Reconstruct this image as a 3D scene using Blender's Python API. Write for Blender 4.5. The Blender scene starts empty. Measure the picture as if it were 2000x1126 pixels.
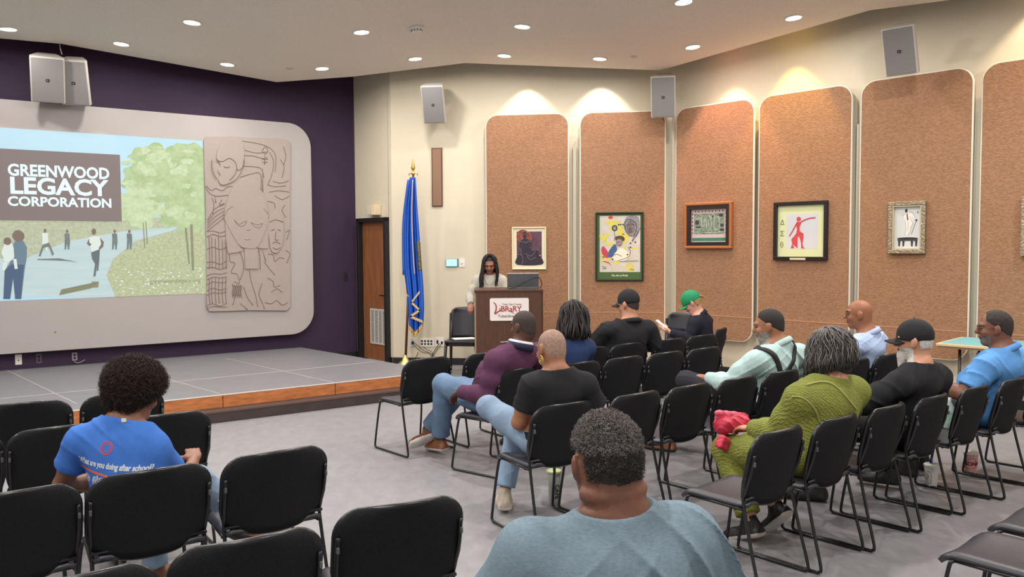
import bpy, bmesh, math, random
import numpy as np
from mathutils import Vector, Matrix
from mathutils.bvhtree import BVHTree
random.seed(7); RNG = np.random.default_rng(11)
S = bpy.context.scene; COL = S.collection
# ---------------------------------------------------------------- camera, world, exposure
H = 1.72; F = 1600.0; PITCH = math.atan(83/F); ROLL = -.006
cd = bpy.data.cameras.new('camera'); cam = bpy.data.objects.new('camera', cd); COL.objects.link(cam)
_w = np.array([0, math.cos(PITCH), -math.sin(PITCH)]); _r0 = np.array([1., 0, 0]); _u0 = np.cross(_r0, _w)
_r = math.cos(ROLL)*_r0 + math.sin(ROLL)*_u0; _u = -math.sin(ROLL)*_r0 + math.cos(ROLL)*_u0
M = Matrix.Identity(4)
for i in range(3):
    M[i][0] = _r[i]; M[i][1] = _u[i]; M[i][2] = -_w[i]
M[2][3] = H
cam.matrix_world = M
cd.sensor_fit = 'HORIZONTAL'; cd.sensor_width = 36; cd.lens = F/2000*36; cd.clip_end = 200; cd.clip_start = .05
S.camera = cam
wd = bpy.data.worlds.new('world'); S.world = wd; wd.use_nodes = True
wd.node_tree.nodes['Background'].inputs[0].default_value = (1, .965, .93, 1)
wd.node_tree.nodes['Background'].inputs[1].default_value = 0.60
S.view_settings.view_transform = 'Standard'; S.view_settings.look = 'None'
S.view_settings.gamma = 1; S.view_settings.use_curve_mapping = False
S.view_settings.exposure = 0.38
LAMP_W = 50.0          # power of one ceiling downlight

def ray(x, y): return _w + (x-1000)/F*_r - (y-563)/F*_u
def at(x, y, Y):
    d = ray(x, y); return np.array([0, 0, H]) + d*(Y/d[1])
def on_z(x, y, z=0.):
    d = ray(x, y); return np.array([0, 0, H]) + d*((z-H)/d[2])
# ---------------------------------------------------------------- room plan
C1 = np.array([-2.4, 12.65]); C2 = np.array([-1.75, 11.95]); C3 = np.array([2.22, 11.45])
DL = np.array([.82, .572]); DL /= np.linalg.norm(DL)
DR = np.array([.70, -.714]); DR /= np.linalg.norm(DR)
DB = (C3-C2)/np.linalg.norm(C3-C2); DD = (C2-C1)/np.linalg.norm(C2-C1)
def perp(d, c):
    n = np.array([d[1], -d[0]]); return n if n@(-c) > 0 else -n
NL, NB, NR, ND = perp(DL, C1), perp(DB, C2), perp(DR, C3), perp(DD, C1)
WALLS = {'L': (C1, DL, NL), 'D': (C1, DD, ND), 'B': (C2, DB, NB), 'R': (C3, DR, NR)}
def wpt(w, s, z, off=0.):
    c, d, n = WALLS[w]; p = c+d*s+n*off; return (float(p[0]), float(p[1]), float(z))
def wpx(w, x, y, off=0.):
    c, d, n = WALLS[w]; a = c+n*off; m = np.array([-d[1], d[0]]); r = ray(x, y)
    t = (m@a)/(m@r[:2]); p = np.array([0, 0, H])+r*t
    return float((p[:2]-c)@d), float(p[2])
def wmat(w, s, z, off=0.):
    """local x along wall (to the right seen from the room), y up, z out of the wall"""
    c, d, n = WALLS[w]; p = wpt(w, s, z, off)
    return Matrix(((d[0], 0, n[0], p[0]), (d[1], 0, n[1], p[1]), (0, 1, 0, p[2]), (0, 0, 0, 1)))
# ---------------------------------------------------------------- materials
def srgb(r, g, b):
    f = lambda c: (c/255/12.92) if c <= 10 else ((c/255+.055)/1.055)**2.4
    return (f(r), f(g), f(b), 1)
MATS = {}
def mat(name, col, rough=.6, metal=0., noise=0., nscale=20., bump=0., bscale=60., emit=0., spec=.5, stretch=None, col2=None, kind='noise', coat=0.):
    if name in MATS: return MATS[name]
    m = bpy.data.materials.new(name); m.use_nodes = True; nt = m.node_tree; N = nt.nodes; L = nt.links
    b = N['Principled BSDF']; c = srgb(*col) if len(col) == 3 else col
    b.inputs['Base Color'].default_value = c; b.inputs['Roughness'].default_value = rough
    b.inputs['Metallic'].default_value = metal; b.inputs['Specular IOR Level'].default_value = spec
    if coat: b.inputs['Coat Weight'].default_value = coat
    if emit:
        b.inputs['Emission Color'].default_value = c; b.inputs['Emission Strength'].default_value = emit
    if noise or bump or col2:
        tc = N.new('ShaderNodeTexCoord'); mp = N.new('ShaderNodeMapping'); L.new(tc.outputs['Object'], mp.inputs[0])
        if stretch: mp.inputs['Scale'].default_value = stretch
    if noise or col2:
        if kind == 'voronoi':
            t = N.new('ShaderNodeTexVoronoi'); t.inputs['Scale'].default_value = nscale; o = t.outputs['Distance']
        else:
            t = N.new('ShaderNodeTexNoise'); t.inputs['Scale'].default_value = nscale; t.inputs['Detail'].default_value = 6; t.inputs['Roughness'].default_value = .65; o = t.outputs['Fac']
        L.new(mp.outputs[0], t.inputs['Vector'])
        cr = N.new('ShaderNodeValToRGB'); L.new(o, cr.inputs[0])
        if col2: a, e = c, srgb(*col2)
        else:
            a = tuple(x*(1-noise) for x in c[:3])+(1,); e = tuple(min(1, x*(1+noise)) for x in c[:3])+(1,)
        cr.color_ramp.elements[0].position = .33; cr.color_ramp.elements[1].position = .67
        cr.color_ramp.elements[0].color = a; cr.color_ramp.elements[1].color = e
        L.new(cr.outputs[0], b.inputs['Base Color'])
        if emit: L.new(cr.outputs[0], b.inputs['Emission Color'])
    if bump:
        t2 = N.new('ShaderNodeTexNoise'); t2.inputs['Scale'].default_value = bscale; t2.inputs['Detail'].default_value = 5
        L.new(mp.outputs[0], t2.inputs['Vector'])
        bp = N.new('ShaderNodeBump'); bp.inputs['Strength'].default_value = bump; bp.inputs['Distance'].default_value = .01
        L.new(t2.outputs['Fac'], bp.inputs['Height']); L.new(bp.outputs[0], b.inputs['Normal'])
    MATS[name] = m; return m
def knit(name, col, scale, strength, rough=.85):
    if name in MATS: return MATS[name]
    m = mat(name, col, rough, noise=.12, nscale=9); nt = m.node_tree; N = nt.nodes; L = nt.links; b = N['Principled BSDF']
    tc = N.new('ShaderNodeTexCoord'); w = N.new('ShaderNodeTexWave'); w.inputs['Scale'].default_value = scale
    w.inputs['Distortion'].default_value = 6; w.inputs['Detail'].default_value = 2; w.inputs['Detail Scale'].default_value = 2.2; w.bands_direction = 'DIAGONAL'
    L.new(tc.outputs['Object'], w.inputs['Vector'])
    bp = N.new('ShaderNodeBump'); bp.inputs['Strength'].default_value = strength; bp.inputs['Distance'].default_value = .012
    L.new(w.outputs['Fac'], bp.inputs['Height']); L.new(bp.outputs[0], b.inputs['Normal'])
    return m
m_floor = mat('floor_linoleum', (134, 132, 135), .38, noise=.10, nscale=11, bump=.10, bscale=120, spec=.5, stretch=(1, .6, 1))
m_ceil = mat('ceiling_texture', (236, 226, 214), .9, noise=.05, nscale=40, bump=.9, bscale=55)
m_wall = mat('wall_cream', (208, 197, 174), .8, noise=.02, nscale=3)
m_purple = mat('wall_purple', (50, 30, 56), .75, noise=.08, nscale=4)
m_screen = mat('screen_plaster', (166, 159, 156), .75, noise=.015, nscale=3)
m_base = mat('baseboard_black', (26, 26, 30), .5)
m_cork = mat('panel_fabric', (149, 111, 84), .95, noise=.20, nscale=30, bump=.8, bscale=62, stretch=(1, 1.7, 1), spec=.3)
m_edge = mat('panel_edge', (226, 218, 204), .6)
m_wood_st = mat('stage_wood', (178, 108, 60), .4, noise=.3, nscale=7, stretch=(1, 1, 6), coat=.2)
m_stage = mat('stage_vinyl', (118, 117, 121), .45, noise=.06, nscale=5, spec=.45)
m_riser = mat('step_rubber', (58, 46, 44), .55, noise=.15, nscale=8)
m_seam = mat('seam_metal', (205, 200, 194), .4)
m_plastic = mat('chair_plastic', (50, 50, 56), .36, noise=.04, nscale=30, bump=.12, bscale=300)
m_fabric = mat('chair_fabric', (29, 29, 31), .93, noise=.3, nscale=160, bump=.35, bscale=350, spec=.2)
m_rim = mat('chair_rim', (28, 28, 30), .30)
m_rod = mat('chair_rod', (16, 16, 18), .32, spec=.6)
m_clip = mat('chair_clip', (96, 96, 98), .4, metal=.4)
m_door = mat('door_wood', (134, 84, 50), .5, noise=.22, nscale=4, stretch=(3, .5, 3))
m_frameblk = mat('door_frame', (24, 23, 26), .5)
m_grille = mat('door_grille', (202, 198, 190), .5)
m_white = mat('white_plastic', (226, 222, 212), .5)
m_spk = mat('speaker_white', (176, 170, 162), .5)
m_spkg = mat('speaker_grille', (122, 119, 117), .8, noise=.06, nscale=200)
m_brass = mat('brass', (206, 168, 84), .3, metal=.85)
m_black = mat('black_plastic', (14, 14, 16), .4)
m_dark = mat('dark_void', (6, 6, 7), .7)
# ---------------------------------------------------------------- mesh helpers
def setprops(o, label=None, cat=None, group=None, kind=None):
    if label: o['label'] = label
    if cat: o['category'] = cat
    if group: o['group'] = group
    if kind: o['kind'] = kind
    return o
def thing(name, label, cat, loc=(0, 0, 0), rotz=0., group=None, mw=None):
    o = bpy.data.objects.new(name, None); COL.objects.link(o); o.empty_display_size = .1
    if mw is not None: o.matrix_world = mw
    else: o.location = loc; o.rotation_euler = (0, 0, rotz)
    return setprops(o, label, cat, group)
def link(name, me, mats, parent=None, mw=None, smooth=False):
    o = bpy.data.objects.new(name, me); COL.objects.link(o)
    if not isinstance(mats, (list, tuple)): mats = [mats]
    for m in mats: me.materials.append(m)
    if smooth: me.polygons.foreach_set('use_smooth', np.ones(len(me.polygons), bool))
    if parent: o.parent = parent
    if mw is not None:
        if parent: o.matrix_local = mw
        else: o.matrix_world = mw
    return o
class MB:
    def __init__(s): s.v = []; s.f = []; s.m = []
    def add(s, vs, fs, m=0):
        b = len(s.v); s.v += [tuple(map(float, v)) for v in vs]; s.f += [tuple(b+i for i in f) for f in fs]; s.m += [m]*len(fs); return s
    def box(s, c, d, m=0, R=None):
        x, y, z = [k/2 for k in d]
        vs = [(i*x, j*y, k*z) for i in (-1, 1) for j in (-1, 1) for k in (-1, 1)]
        if R is not None: vs = [tuple(R@Vector(v)) for v in vs]
        vs = [(v[0]+c[0], v[1]+c[1], v[2]+c[2]) for v in vs]
        return s.add(vs, [(0, 1, 3, 2), (4, 6, 7, 5), (0, 4, 5, 1), (2, 3, 7, 6), (0, 2, 6, 4), (1, 5, 7, 3)], m)
    def prism(s, pts, z0, z1, m=0, m2=None, ax=None):
        """outline (x,y) extruded along z"""
        n = len(pts)
        ar = sum(pts[i][0]*pts[(i+1) % n][1]-pts[(i+1) % n][0]*pts[i][1] for i in range(n))
        if ar < 0: pts = pts[::-1]
        f = ax or (lambda x, y, z: (x, y, z))
        vs = [f(x, y, z0) for x, y in pts]+[f(x, y, z1) for x, y in pts]
        s.add(vs, [tuple(range(n))[::-1], tuple(range(n, 2*n))], m)
        b = len(s.v)-2*n
        for i in range(n):
            j = (i+1) % n; s.f.append((b+i, b+j, b+n+j, b+n+i)); s.m.append(m if m2 is None else m2)
        return s
    def tube(s, pts, r, n=8, m=0, closed=False, caps=True):
        P = [np.array(p, float) for p in pts]; k = len(P); rs = r if isinstance(r, (list, tuple, np.ndarray)) else [r]*k
        vs = []; up = None
        for i in range(k):
            if closed: t = P[(i+1) % k]-P[i-1]
            else: t = P[min(i+1, k-1)]-P[max(i-1, 0)]
            t = t/(np.linalg.norm(t)+1e-12)
            if up is None:
                up = np.array([0, 0, 1.]) if abs(t[2]) < .9 else np.array([1., 0, 0])
            a = up-t*(up@t); a /= np.linalg.norm(a)+1e-12; b = np.cross(t, a); up = a
            for j in range(n):
                q = 2*math.pi*j/n; vs.append(P[i]+rs[i]*(math.cos(q)*a+math.sin(q)*b))
        fs = []
        for i in range(k if closed else k-1):
            i2 = (i+1) % k
            for j in range(n): fs.append((i*n+j, i*n+(j+1) % n, i2*n+(j+1) % n, i2*n+j))
        if caps and not closed: fs += [tuple(range(n))[::-1], tuple(range((k-1)*n, k*n))]
        return s.add(vs, fs, m)
    def lathe(s, prof, n=24, m=0, c=(0, 0, 0), cap=True):
        vs = []; k = len(prof)
        for r, z in prof:
            for j in range(n):
                q = 2*math.pi*j/n; vs.append((c[0]+r*math.cos(q), c[1]+r*math.sin(q), c[2]+z))
        fs = [(i*n+j, i*n+(j+1) % n, (i+1)*n+(j+1) % n, (i+1)*n+j) for i in range(k-1) for j in range(n)]
        if cap: fs += [tuple(range(n))[::-1], tuple(range((k-1)*n, k*n))]
        return s.add(vs, fs, m)
    def mesh(s, name='m'):
        me = bpy.data.meshes.new(name); me.from_pydata(s.v, [], s.f); me.polygons.foreach_set('material_index', s.m); me.update(); return me
    def obj(s, name, mats, parent=None, mw=None, smooth=False, bevel=0.):
        o = link(name, s.mesh(name), mats, parent, mw, smooth)
        if bevel:
            b = o.modifiers.new('bevel', 'BEVEL'); b.width = bevel; b.segments = 2; b.limit_method = 'ANGLE'
        return o
def struct(o): o['kind'] = 'structure'; return o
def rrect(w, h, r, n=8, cx=0, cy=0):
    o = []
    for sx, sy, a in ((1, 1, 0), (-1, 1, 90), (-1, -1, 180), (1, -1, 270)):
        for i in range(n+1):
            q = math.radians(a+90*i/n); o.append((cx+sx*(w/2-r)+r*math.cos(q), cy+sy*(h/2-r)+r*math.sin(q)))
    return o
def text_mesh(body, size, extrude=.0005, bold=0., align='LEFT', shear=0., space=1.):
    cu = bpy.data.curves.new('t', 'FONT'); cu.body = body; cu.size = size; cu.extrude = extrude; cu.offset = bold
    cu.align_x = align; cu.shear = shear; cu.space_character = space; cu.resolution_u = 3
    o = bpy.data.objects.new('t', cu); COL.objects.link(o); dg = bpy.context.evaluated_depsgraph_get(); dg.update()
    me = bpy.data.meshes.new_from_object(o.evaluated_get(dg)); me.materials.clear(); bpy.data.objects.remove(o); return me
def catmull(P, n=6, closed=False):
    P = [np.array(p, float) for p in P]; k = len(P)
    if k < 3: return P
    out = []
    rng = range(k) if closed else range(k-1)
    for i in rng:
        if closed: a, b, c, d = P[i-1], P[i], P[(i+1) % k], P[(i+2) % k]
        else: a, b, c, d = P[max(i-1, 0)], P[i], P[i+1], P[min(i+2, k-1)]
        for j in range(n):
            t = j/n; out.append(.5*((2*b)+(-a+c)*t+(2*a-5*b+4*c-d)*t*t+(-a+3*b-3*c+d)*t**3))
    if not closed: out.append(P[-1])
    return out
# ---------------------------------------------------------------- room shell
def wallobj(name, w, s0, s1, m, z1=5.0, th=.12):
    mb = MB(); mb.box(((s0+s1)/2, z1/2, -th/2), (s1-s0, z1, th)); return struct(mb.obj(name, m, mw=wmat(w, 0, 0)))
struct(MB().box((0, 6, -.05), (34, 24, .1)).obj('floor', m_floor))
wallobj('wall_stage', 'L', -12, .10, m_purple)
wallobj('wall_back', 'B', 0, 4.10, m_wall)
wallobj('wall_right', 'R', 0, 13, m_wall)
for nm_, c_, d_ in (('wall_left', (-9.9, 2.4, 2.5), (.12, 10.4, 5)), ('wall_side', (8.95, 1.2, 2.5), (.12, 8, 5))): struct(MB().box(c_, d_).obj(nm_, m_wall))
ldd = float(np.linalg.norm(C2-C1))
# door wall with its opening
d0, d1, dz = .11, .90, 2.15
mb = MB(); mb.box((d0/2-.05, 2.5, -.06), (d0+.1, 5, .12)); mb.box(((d1+ldd)/2, 2.5, -.06), (ldd-d1+.02, 5, .12)); mb.box(((d0+d1)/2, (dz+5)/2, -.06), (d1-d0, 5-dz, .12))
struct(mb.obj('wall_door', m_wall, mw=wmat('D', 0, 0)))
# baseboards
for nm, w, a, b in (('baseboard_stage', 'L', -12, 0), ('baseboard_back', 'B', 0, 4.0), ('baseboard_right', 'R', .02, 13)):
    struct(MB().box(((a+b)/2, .05, .006), (b-a, .10, .012)).obj(nm, m_base, mw=wmat(w, 0, 0)))
mb = MB(); mb.box((.05, .05, .006), (.09, .1, .012)); mb.box((.925, .05, .006), (.04, .1, .012)); struct(mb.obj('baseboard_door', m_base, mw=wmat('D', 0, 0)))
# door
dr = thing('door_1', None, None, mw=wmat('D', 0, 0)); dr['kind'] = 'structure'
dr['label'] = 'brown wooden door with a white louvred grille in a black frame'
mb = MB()
mb.box((d0+.03, dz/2, 0), (.06, dz, .14)); mb.box((d1-.03, dz/2, 0), (.06, dz, .14)); mb.box(((d0+d1)/2, dz-.03, 0), (d1-d0, .06, .14))
mb.obj('door_frame', m_frameblk, dr, bevel=.004)
mb = MB(); mb.box(((d0+d1)/2, (dz-.06)/2+.01, -.035), (d1-d0-.12, dz-.08, .045)); mb.obj('door_leaf', m_door, dr)
g = MB(); gx0, gx1, gz0, gz1 = .36, .80, .26, .79
g.box(((gx0+gx1)/2, (gz0+gz1)/2, -.010), (gx1-gx0, gz1-gz0, .006), 1)
for i in range(5):
    x = gx0+.012+(gx1-gx0-.024)*i/4; g.box((x, (gz0+gz1)/2, -.003), (.018, gz1-gz0, .012))
for z in (gz0+.01, gz1-.01): g.box(((gx0+gx1)/2, z, -.003), (gx1-gx0, .022, .012))
for i in range(24): g.box(((gx0+gx1)/2, gz0+.03+i*(gz1-gz0-.06)/23, -.004), (gx1-gx0-.02, .009, .009))
g.obj('vent_grille', [m_grille, mat('grille_back', (96, 92, 88), .7)], dr)
h = MB(); h.lathe([(.028, -.004), (.028, .006), (.012, .01), (.012, .035)], 16, 0, (0, 0, 0)); h.tube([(0, 0, .04), (-.11, 0, .045)], .010)
h.obj('door_handle', mat('dull_bronze', (70, 52, 36), .4, metal=.6), dr, mw=Matrix.Translation((.78, 1.0, -.012)))
# ---------------------------------------------------------------- folded ceiling
ER = [(-9.3, 7.3, 4.02), (-5.41, 10.0, 4.18), (-3.25, 11.51, 4.01), (-2.19, 11.56, 4.09), (-.63, 11.35, 4.22), (1.99, 11.04, 4.04), (3.92, 9.07, 4.26), (5.3, 7.65, 4.10), (8.2, 4.7, 4.02), (8.5, -2.6, 4.1), (-9.6, -2.6, 4.1)]
CC = (-1.0, 3.6, 4.16)
tris = [(CC, ER[i], ER[(i+1) % len(ER)]) for i in range(len(ER))]
mb = MB(); base = [CC]+ER; n = len(ER)
mb.add(base, [(0, 1+(i+1) % n, 1+i) for i in range(n)])
top = [(x, y, z+.08) for x, y, z in base]; mb.add(top, [(0, 1+i, 1+(i+1) % n) for i in range(n)])
b0 = n+1
for i in range(n):
    j = (i+1) % n; mb.f.append((1+i, 1+j, b0+1+j, b0+1+i)); mb.m.append(0)
struct(mb.obj('ceiling', m_ceil))
struct(MB().box((0, 6, 5.05), (34, 24, .1)).obj('light_stop_slab_1', m_black))  # unseen top slab, added to stop world light leaking in over the ceiling
def ceil_hit(x, y):
    d = ray(x, y)
    for a, b, c in tris:
        a, b, c = map(np.array, (a, b, c)); e1, e2 = b-a, c-a; p = np.cross(d, e2); det = e1@p
        if abs(det) < 1e-9: continue
        t = np.array([0, 0, H])-a; u = t@p/det; q = np.cross(t, e1); v = d@q/det
        if u >= -1e-6 and v >= -1e-6 and u+v <= 1+1e-6:
            k = e2@q/det
            if k > 0:
                nn = np.cross(e1, e2); nn /= np.linalg.norm(nn)
                if nn[2] > 0: nn = -nn
                return np.array([0, 0, H])+d*k, nn
    return None, None
def ceil_z(x, y):
    for a, b, c in tris:
        A = np.array([[b[0]-a[0], c[0]-a[0]], [b[1]-a[1], c[1]-a[1]]]); uv = np.linalg.solve(A, np.array([x-a[0], y-a[1]]))
        if uv[0] >= -1e-6 and uv[1] >= -1e-6 and uv.sum() <= 1+1e-6:
            z = a[2]+uv[0]*(b[2]-a[2])+uv[1]*(c[2]-a[2]); nn = np.cross(np.array(b)-a, np.array(c)-a); nn /= np.linalg.norm(nn)
            return np.array([x, y, z]), (-nn if nn[2] > 0 else nn)
    return np.array([x, y, 4.1]), np.array([0, 0, -1.])
m_led = mat('led_lens', (255, 252, 244), .5, emit=16)
LBL = {0: 'left edge of the photo, over the screen', 1: 'just right of the paired loudspeakers', 2: 'left of centre, nearest the top of the photo', 3: 'over the screen, between its middle and right end', 4: 'above the corner of the purple wall', 5: 'left of the smoke detector',
       6: 'below the smoke detector, near the ceiling edge', 7: 'above the wall right of the single wall loudspeaker', 8: 'right of the smoke detector', 9: 'above the second tan wall panel', 10: 'cut by the top edge of the photo', 11: 'above the third tan wall panel', 12: 'above the fourth tan wall panel, nearest the right wall'}
def oriented(p, nn):
    z = Vector(nn); x = Vector((1, 0, 0)); x = (x-z*(x@z)).normalized(); y = z.cross(x)
    Mx = Matrix.Identity(4)
    for i in range(3): Mx[i][0] = x[i]; Mx[i][1] = y[i]; Mx[i][2] = z[i]; Mx[i][3] = p[i]
    return Mx
ring_me = MB().lathe([(.078, 0), (.105, 0), (.105, .006), (.098, .012), (.084, .012), (.078, .004)], 28, cap=False).mesh('ring'); ring_me.materials.append(m_white)
lens_me = MB().lathe([(.0001, .008), (.05, .0085), (.084, .006), (.084, .001)], 28, cap=False).mesh('lens'); lens_me.materials.append(m_led)
dl_data = bpy.data.lights.new('downlight_lamp', 'AREA'); dl_data.shape = 'DISK'; dl_data.size = .15; dl_data.energy = LAMP_W; dl_data.color = (1, .965, .925)
dl_dim = dl_data.copy(); dl_dim.energy = LAMP_W*.74; dl_edge = dl_data.copy(); dl_edge.energy = LAMP_W*.29
def downlight(p, nn, lab, data=None):
    t = thing('downlight', 'round white recessed LED downlight, ' + lab, 'ceiling light', mw=oriented(p, nn), group='recessed ceiling downlights')
    for nm, me in (('trim_ring', ring_me), ('lens', lens_me)):
        o = bpy.data.objects.new(nm, me); COL.objects.link(o); o.parent = t
    o = bpy.data.objects.new('lamp', data or dl_data); COL.objects.link(o); o.parent = t; o.matrix_local = Matrix.Translation((0, 0, .03)) @ Matrix.Rotation(math.pi, 4, 'X')
for i, (x, y) in enumerate([(16, 56), (237, 85), (375, 43), (444, 125), (629, 133), (706, 62), (811, 114), (985, 108), (1020, 51), (1171, 114), (1335, 3), (1353, 91), (1550, 34)]):
    p, nn = ceil_hit(x, y); downlight(p, nn, LBL[i], dl_edge)
for i, (x, y) in enumerate([(-4.6, 6.2), (-2.4, 6.8), (-.6, 7.0), (3.6, 6.9), (5.4, 6.6), (-5.6, 3.8), (-2.6, 4.4), (.8, 4.8), (3.2, 4.9), (5.6, 3.9), (-3.6, 1.6), (-.8, 1.8), (2.0, 2.0), (4.4, 1.6), (0.4, -.6)]):  # unseen downlights, added to light the audience and the right wall
    p, nn = ceil_z(x, y); downlight(p, nn, 'over the audience, outside the photo', dl_dim if x > .5 and y < 6.7 else None)
# smoke detector, sprinklers
p, nn = ceil_hit(813, 53)
t = thing('smoke_detector', 'white dome smoke detector on the ceiling between two downlights', 'smoke detector', mw=oriented(p, nn))
MB().lathe([(.0001, .0), (.085, 0), (.085, .022), (.06, .03)], 28, cap=False).obj('base', m_white, t, smooth=True)
mb = MB(); mb.lathe([(.06, .03), (.055, .052), (.035, .06), (.0001, .062)], 28, cap=False)
mb.obj('chamber', m_white, t, smooth=True)
mb = MB()
for k in range(10):
    q = k*2*math.pi/10; mb.box((.058*math.cos(q), .058*math.sin(q), .041), (.012, .012, .012))
mb.obj('slot', m_dark, t)
for (x, y), lb in (((566, 133), 'above the right end of the screen'), ((1238, 110), 'above the second tan wall panel')):
    p, nn = ceil_hit(x, y)
    t = thing('sprinkler', 'small round sprinkler cap in the ceiling ' + lb, 'sprinkler', mw=oriented(p, nn), group='ceiling sprinkler caps')
    MB().lathe([(.0001, .018), (.03, .018), (.034, .01), (.05, .004), (.05, 0)], 20, cap=False).obj('cap', m_grille, t, smooth=True)
# ---------------------------------------------------------------- wall washing lamps in the cove
def cove_lamp(w, s, off, z, color, e, half, lab):
    c, d, n = WALLS[w]; p = wpt(w, s, z, off)
    t = thing('cove_spotlight', 'small cylindrical spotlight in the gap behind the ceiling edge, ' + lab, 'spotlight', p, group='cove spotlights above the tan panels')
    mb = MB(); mb.lathe([(.04, 0), (.045, 0), (.045, .14), (.02, .16), (.02, .5)], 16, cap=False); mb.obj('housing', m_black, t, smooth=True)
    L = bpy.data.lights.new('spot', 'SPOT'); L.energy = e; L.color = color; L.spot_size = math.radians(2*half); L.spot_blend = .35; L.shadow_soft_size = .02
    o = bpy.data.objects.new('lamp', L); COL.objects.link(o); o.parent = t; o.location = (0, 0, -.01)
cove_lamp('B', 2.0, .30, 4.30, (1, .93, .8), 55, 40, 'over the first panel')
cove_lamp('B', 3.03, .30, 4.27, (1, .95, .88), 55, 42, 'over the second panel')
cove_lamp('R', .98, .38, 4.42, (1, .50, .34), 190, 31, 'pink glow over the third panel')
cove_lamp('R', 1.82, .36, 4.56, (1, .66, .16), 200, 29, 'yellow glow over the fourth panel')
cove_lamp('R', 4.55, .34, 4.50, (1, .80, .55), 70, 44, 'over the sixth panel')
# ---------------------------------------------------------------- stage
def onL(s, off): c, d, n = WALLS['L']; p = c+d*s+n*off; return (float(p[0]), float(p[1]))
offF = float((np.array([-1.27, 9.36])-C1)@NL)           # stage front edge distance from the purple wall
sR0 = float((np.array([-3.12, 12.1])-C1)@DL); sR1 = float((np.array([-1.25, 9.95])-C1)@DL)
bk = onL(-.93, .02); fr = onL(.14+.0, offF)
# stage deck: back-right corner, right end kink, front-right corner, far left
deck = [onL(-8.6, .02), bk, (-1.22, 10.06), (-1.02, 9.535), onL(-8.6, offF)]
st = thing('stage', 'low grey vinyl stage with orange wood fascia and dark step in front of the screen', 'stage', (0, 0, 0))
MB().prism(deck, .0, .232).obj('platform', m_wood_st, st)
MB().prism(deck, .232, .24).obj('deck', m_stage, st)
# fascia boards
fx = onL(0, offF+.012); a0 = np.array(deck[4]); a1 = np.array(deck[3]); L_ = np.linalg.norm(a1-a0); d_ = (a1-a0)/L_; n_ = np.array([d_[1], -d_[0]])
cuts = [0, L_]
for x, y in ((430, 768), (651, 746), (205, 795)): cuts.append(float((on_z(x, y, .24)[:2]-a0)@d_))
cuts = sorted(cuts)
for i in range(len(cuts)-1):
    c0, c1 = cuts[i]+.004, cuts[i+1]-.004; q = [a0+d_*c0+n_*.001, a0+d_*c1+n_*.001, a0+d_*c1+n_*.018, a0+d_*c0+n_*.018]
    MB().prism([tuple(map(float, v)) for v in q], .115, .236).obj('fascia_board', m_wood_st, st, bevel=.002)
q = [a0+n_*.001, a1+n_*.001, a1+n_*.20, a0+n_*.20]
stp = MB().prism([tuple(map(float, v)) for v in q], .0, .115).obj('step', m_riser, st, bevel=.006)
q = [a0+n_*.19, a1+n_*.19, a1+n_*.205, a0+n_*.205]
MB().prism([tuple(map(float, v)) for v in q], .10, .119).obj('nosing', mat('nosing', (92, 70, 60), .35), st)
q = [a0-n_*.0, a1-n_*.0, a1+n_*.02, a0+n_*.02]
MB().prism([tuple(map(float, v)) for v in q], .236, .243).obj('edge_strip', m_seam, st)
def seam(P, Q, w=.008):
    P = on_z(*P, .24)[:2] if len(P) == 2 else P; Q = on_z(*Q, .24)[:2]; d = Q-P; d /= np.linalg.norm(d); k = np.array([d[1], -d[0]])*w/2
    q = [P+k, Q+k, Q-k, P-k]; MB().prism([tuple(map(float, v)) for v in q], .2395, .2412).obj('seam', m_seam, st)
seam((430, 768.5), (300, 732), .006)
seam((651, 746), (440, 699), .006)
seam((565, 723), (730, 706), .009); seam((0, 778), (565, 723), .008)
seam((150, 788), (13, 722), .006)
# ---------------------------------------------------------------- projection screen, slide, relief
SO = .15
t = thing('screen', 'large white rounded projection wall panel standing off the purple wall above the stage', 'screen', mw=wmat('L', 0, 0, 0))
mb = MB(); mb.prism(rrect(7.6, 3.06, .34, 10, -.755-3.8, 1.98), .055, SO); mb.obj('panel', m_screen, t, bevel=.006)
MB().prism(rrect(7.0, 2.5, .2, 6, -.755-3.8, 1.98), .0, .055).obj('mounting', m_black, t)
MB().lathe([(.0001, 0), (.012, 0), (.012, .004)], 12, cap=False).obj('screw_cap', mat('screw_grey', (190, 184, 180), .5), t, mw=Matrix.Translation((wpx('L', 108, 648, SO)[0], wpx('L', 108, 648, SO)[1], SO)))
def emat(n, c, k=.62, **kw):
    m = mat('slide_'+n, c, .9, emit=k, spec=0, **kw); b = m.node_tree.nodes['Principled BSDF']
    for l in list(b.inputs['Base Color'].links): m.node_tree.links.remove(l)
    b.inputs['Base Color'].default_value = tuple(.30*q for q in srgb(*c)[:3])+(1,); return m
SL = thing('projected_slide', 'projected slide of a park path reading GREENWOOD LEGACY CORPORATION', 'projection', mw=wmat('L', 0, 0, SO))
sx0, sx1, sz0, sz1 = -5.98, -2.285, 1.095, 3.17
EK = .62
def crop(x, y): return (x/3.129, 240+y/3.129)      # measured on an enlarged detail
def sp(x, y):
    a, b = crop(x, y); s, z = wpx('L', a, b, SO); return (min(max(s, sx0), sx1), min(max(z, sz0), sz1))
def spoly(name, pts, m, lay, parent=SL, smooth=0):
    P = [sp(*p) for p in pts]
    if smooth: P = [tuple(p) for p in catmull([(a, b, 0) for a, b in P], smooth, True)]; P = [(min(max(p[0], sx0), sx1), min(max(p[1], sz0), sz1)) for p in P]
    return MB().prism(P, .0015*lay, .0015*lay+.001).obj(name, m, parent)
MB().prism([(sx0, sz0), (sx1, sz0), (sx1, sz1), (sx0, sz1)], .0002, .0012).obj('sky', emat('sky', (176, 212, 230), col2=(190, 216, 226), nscale=.6), SL)
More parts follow.
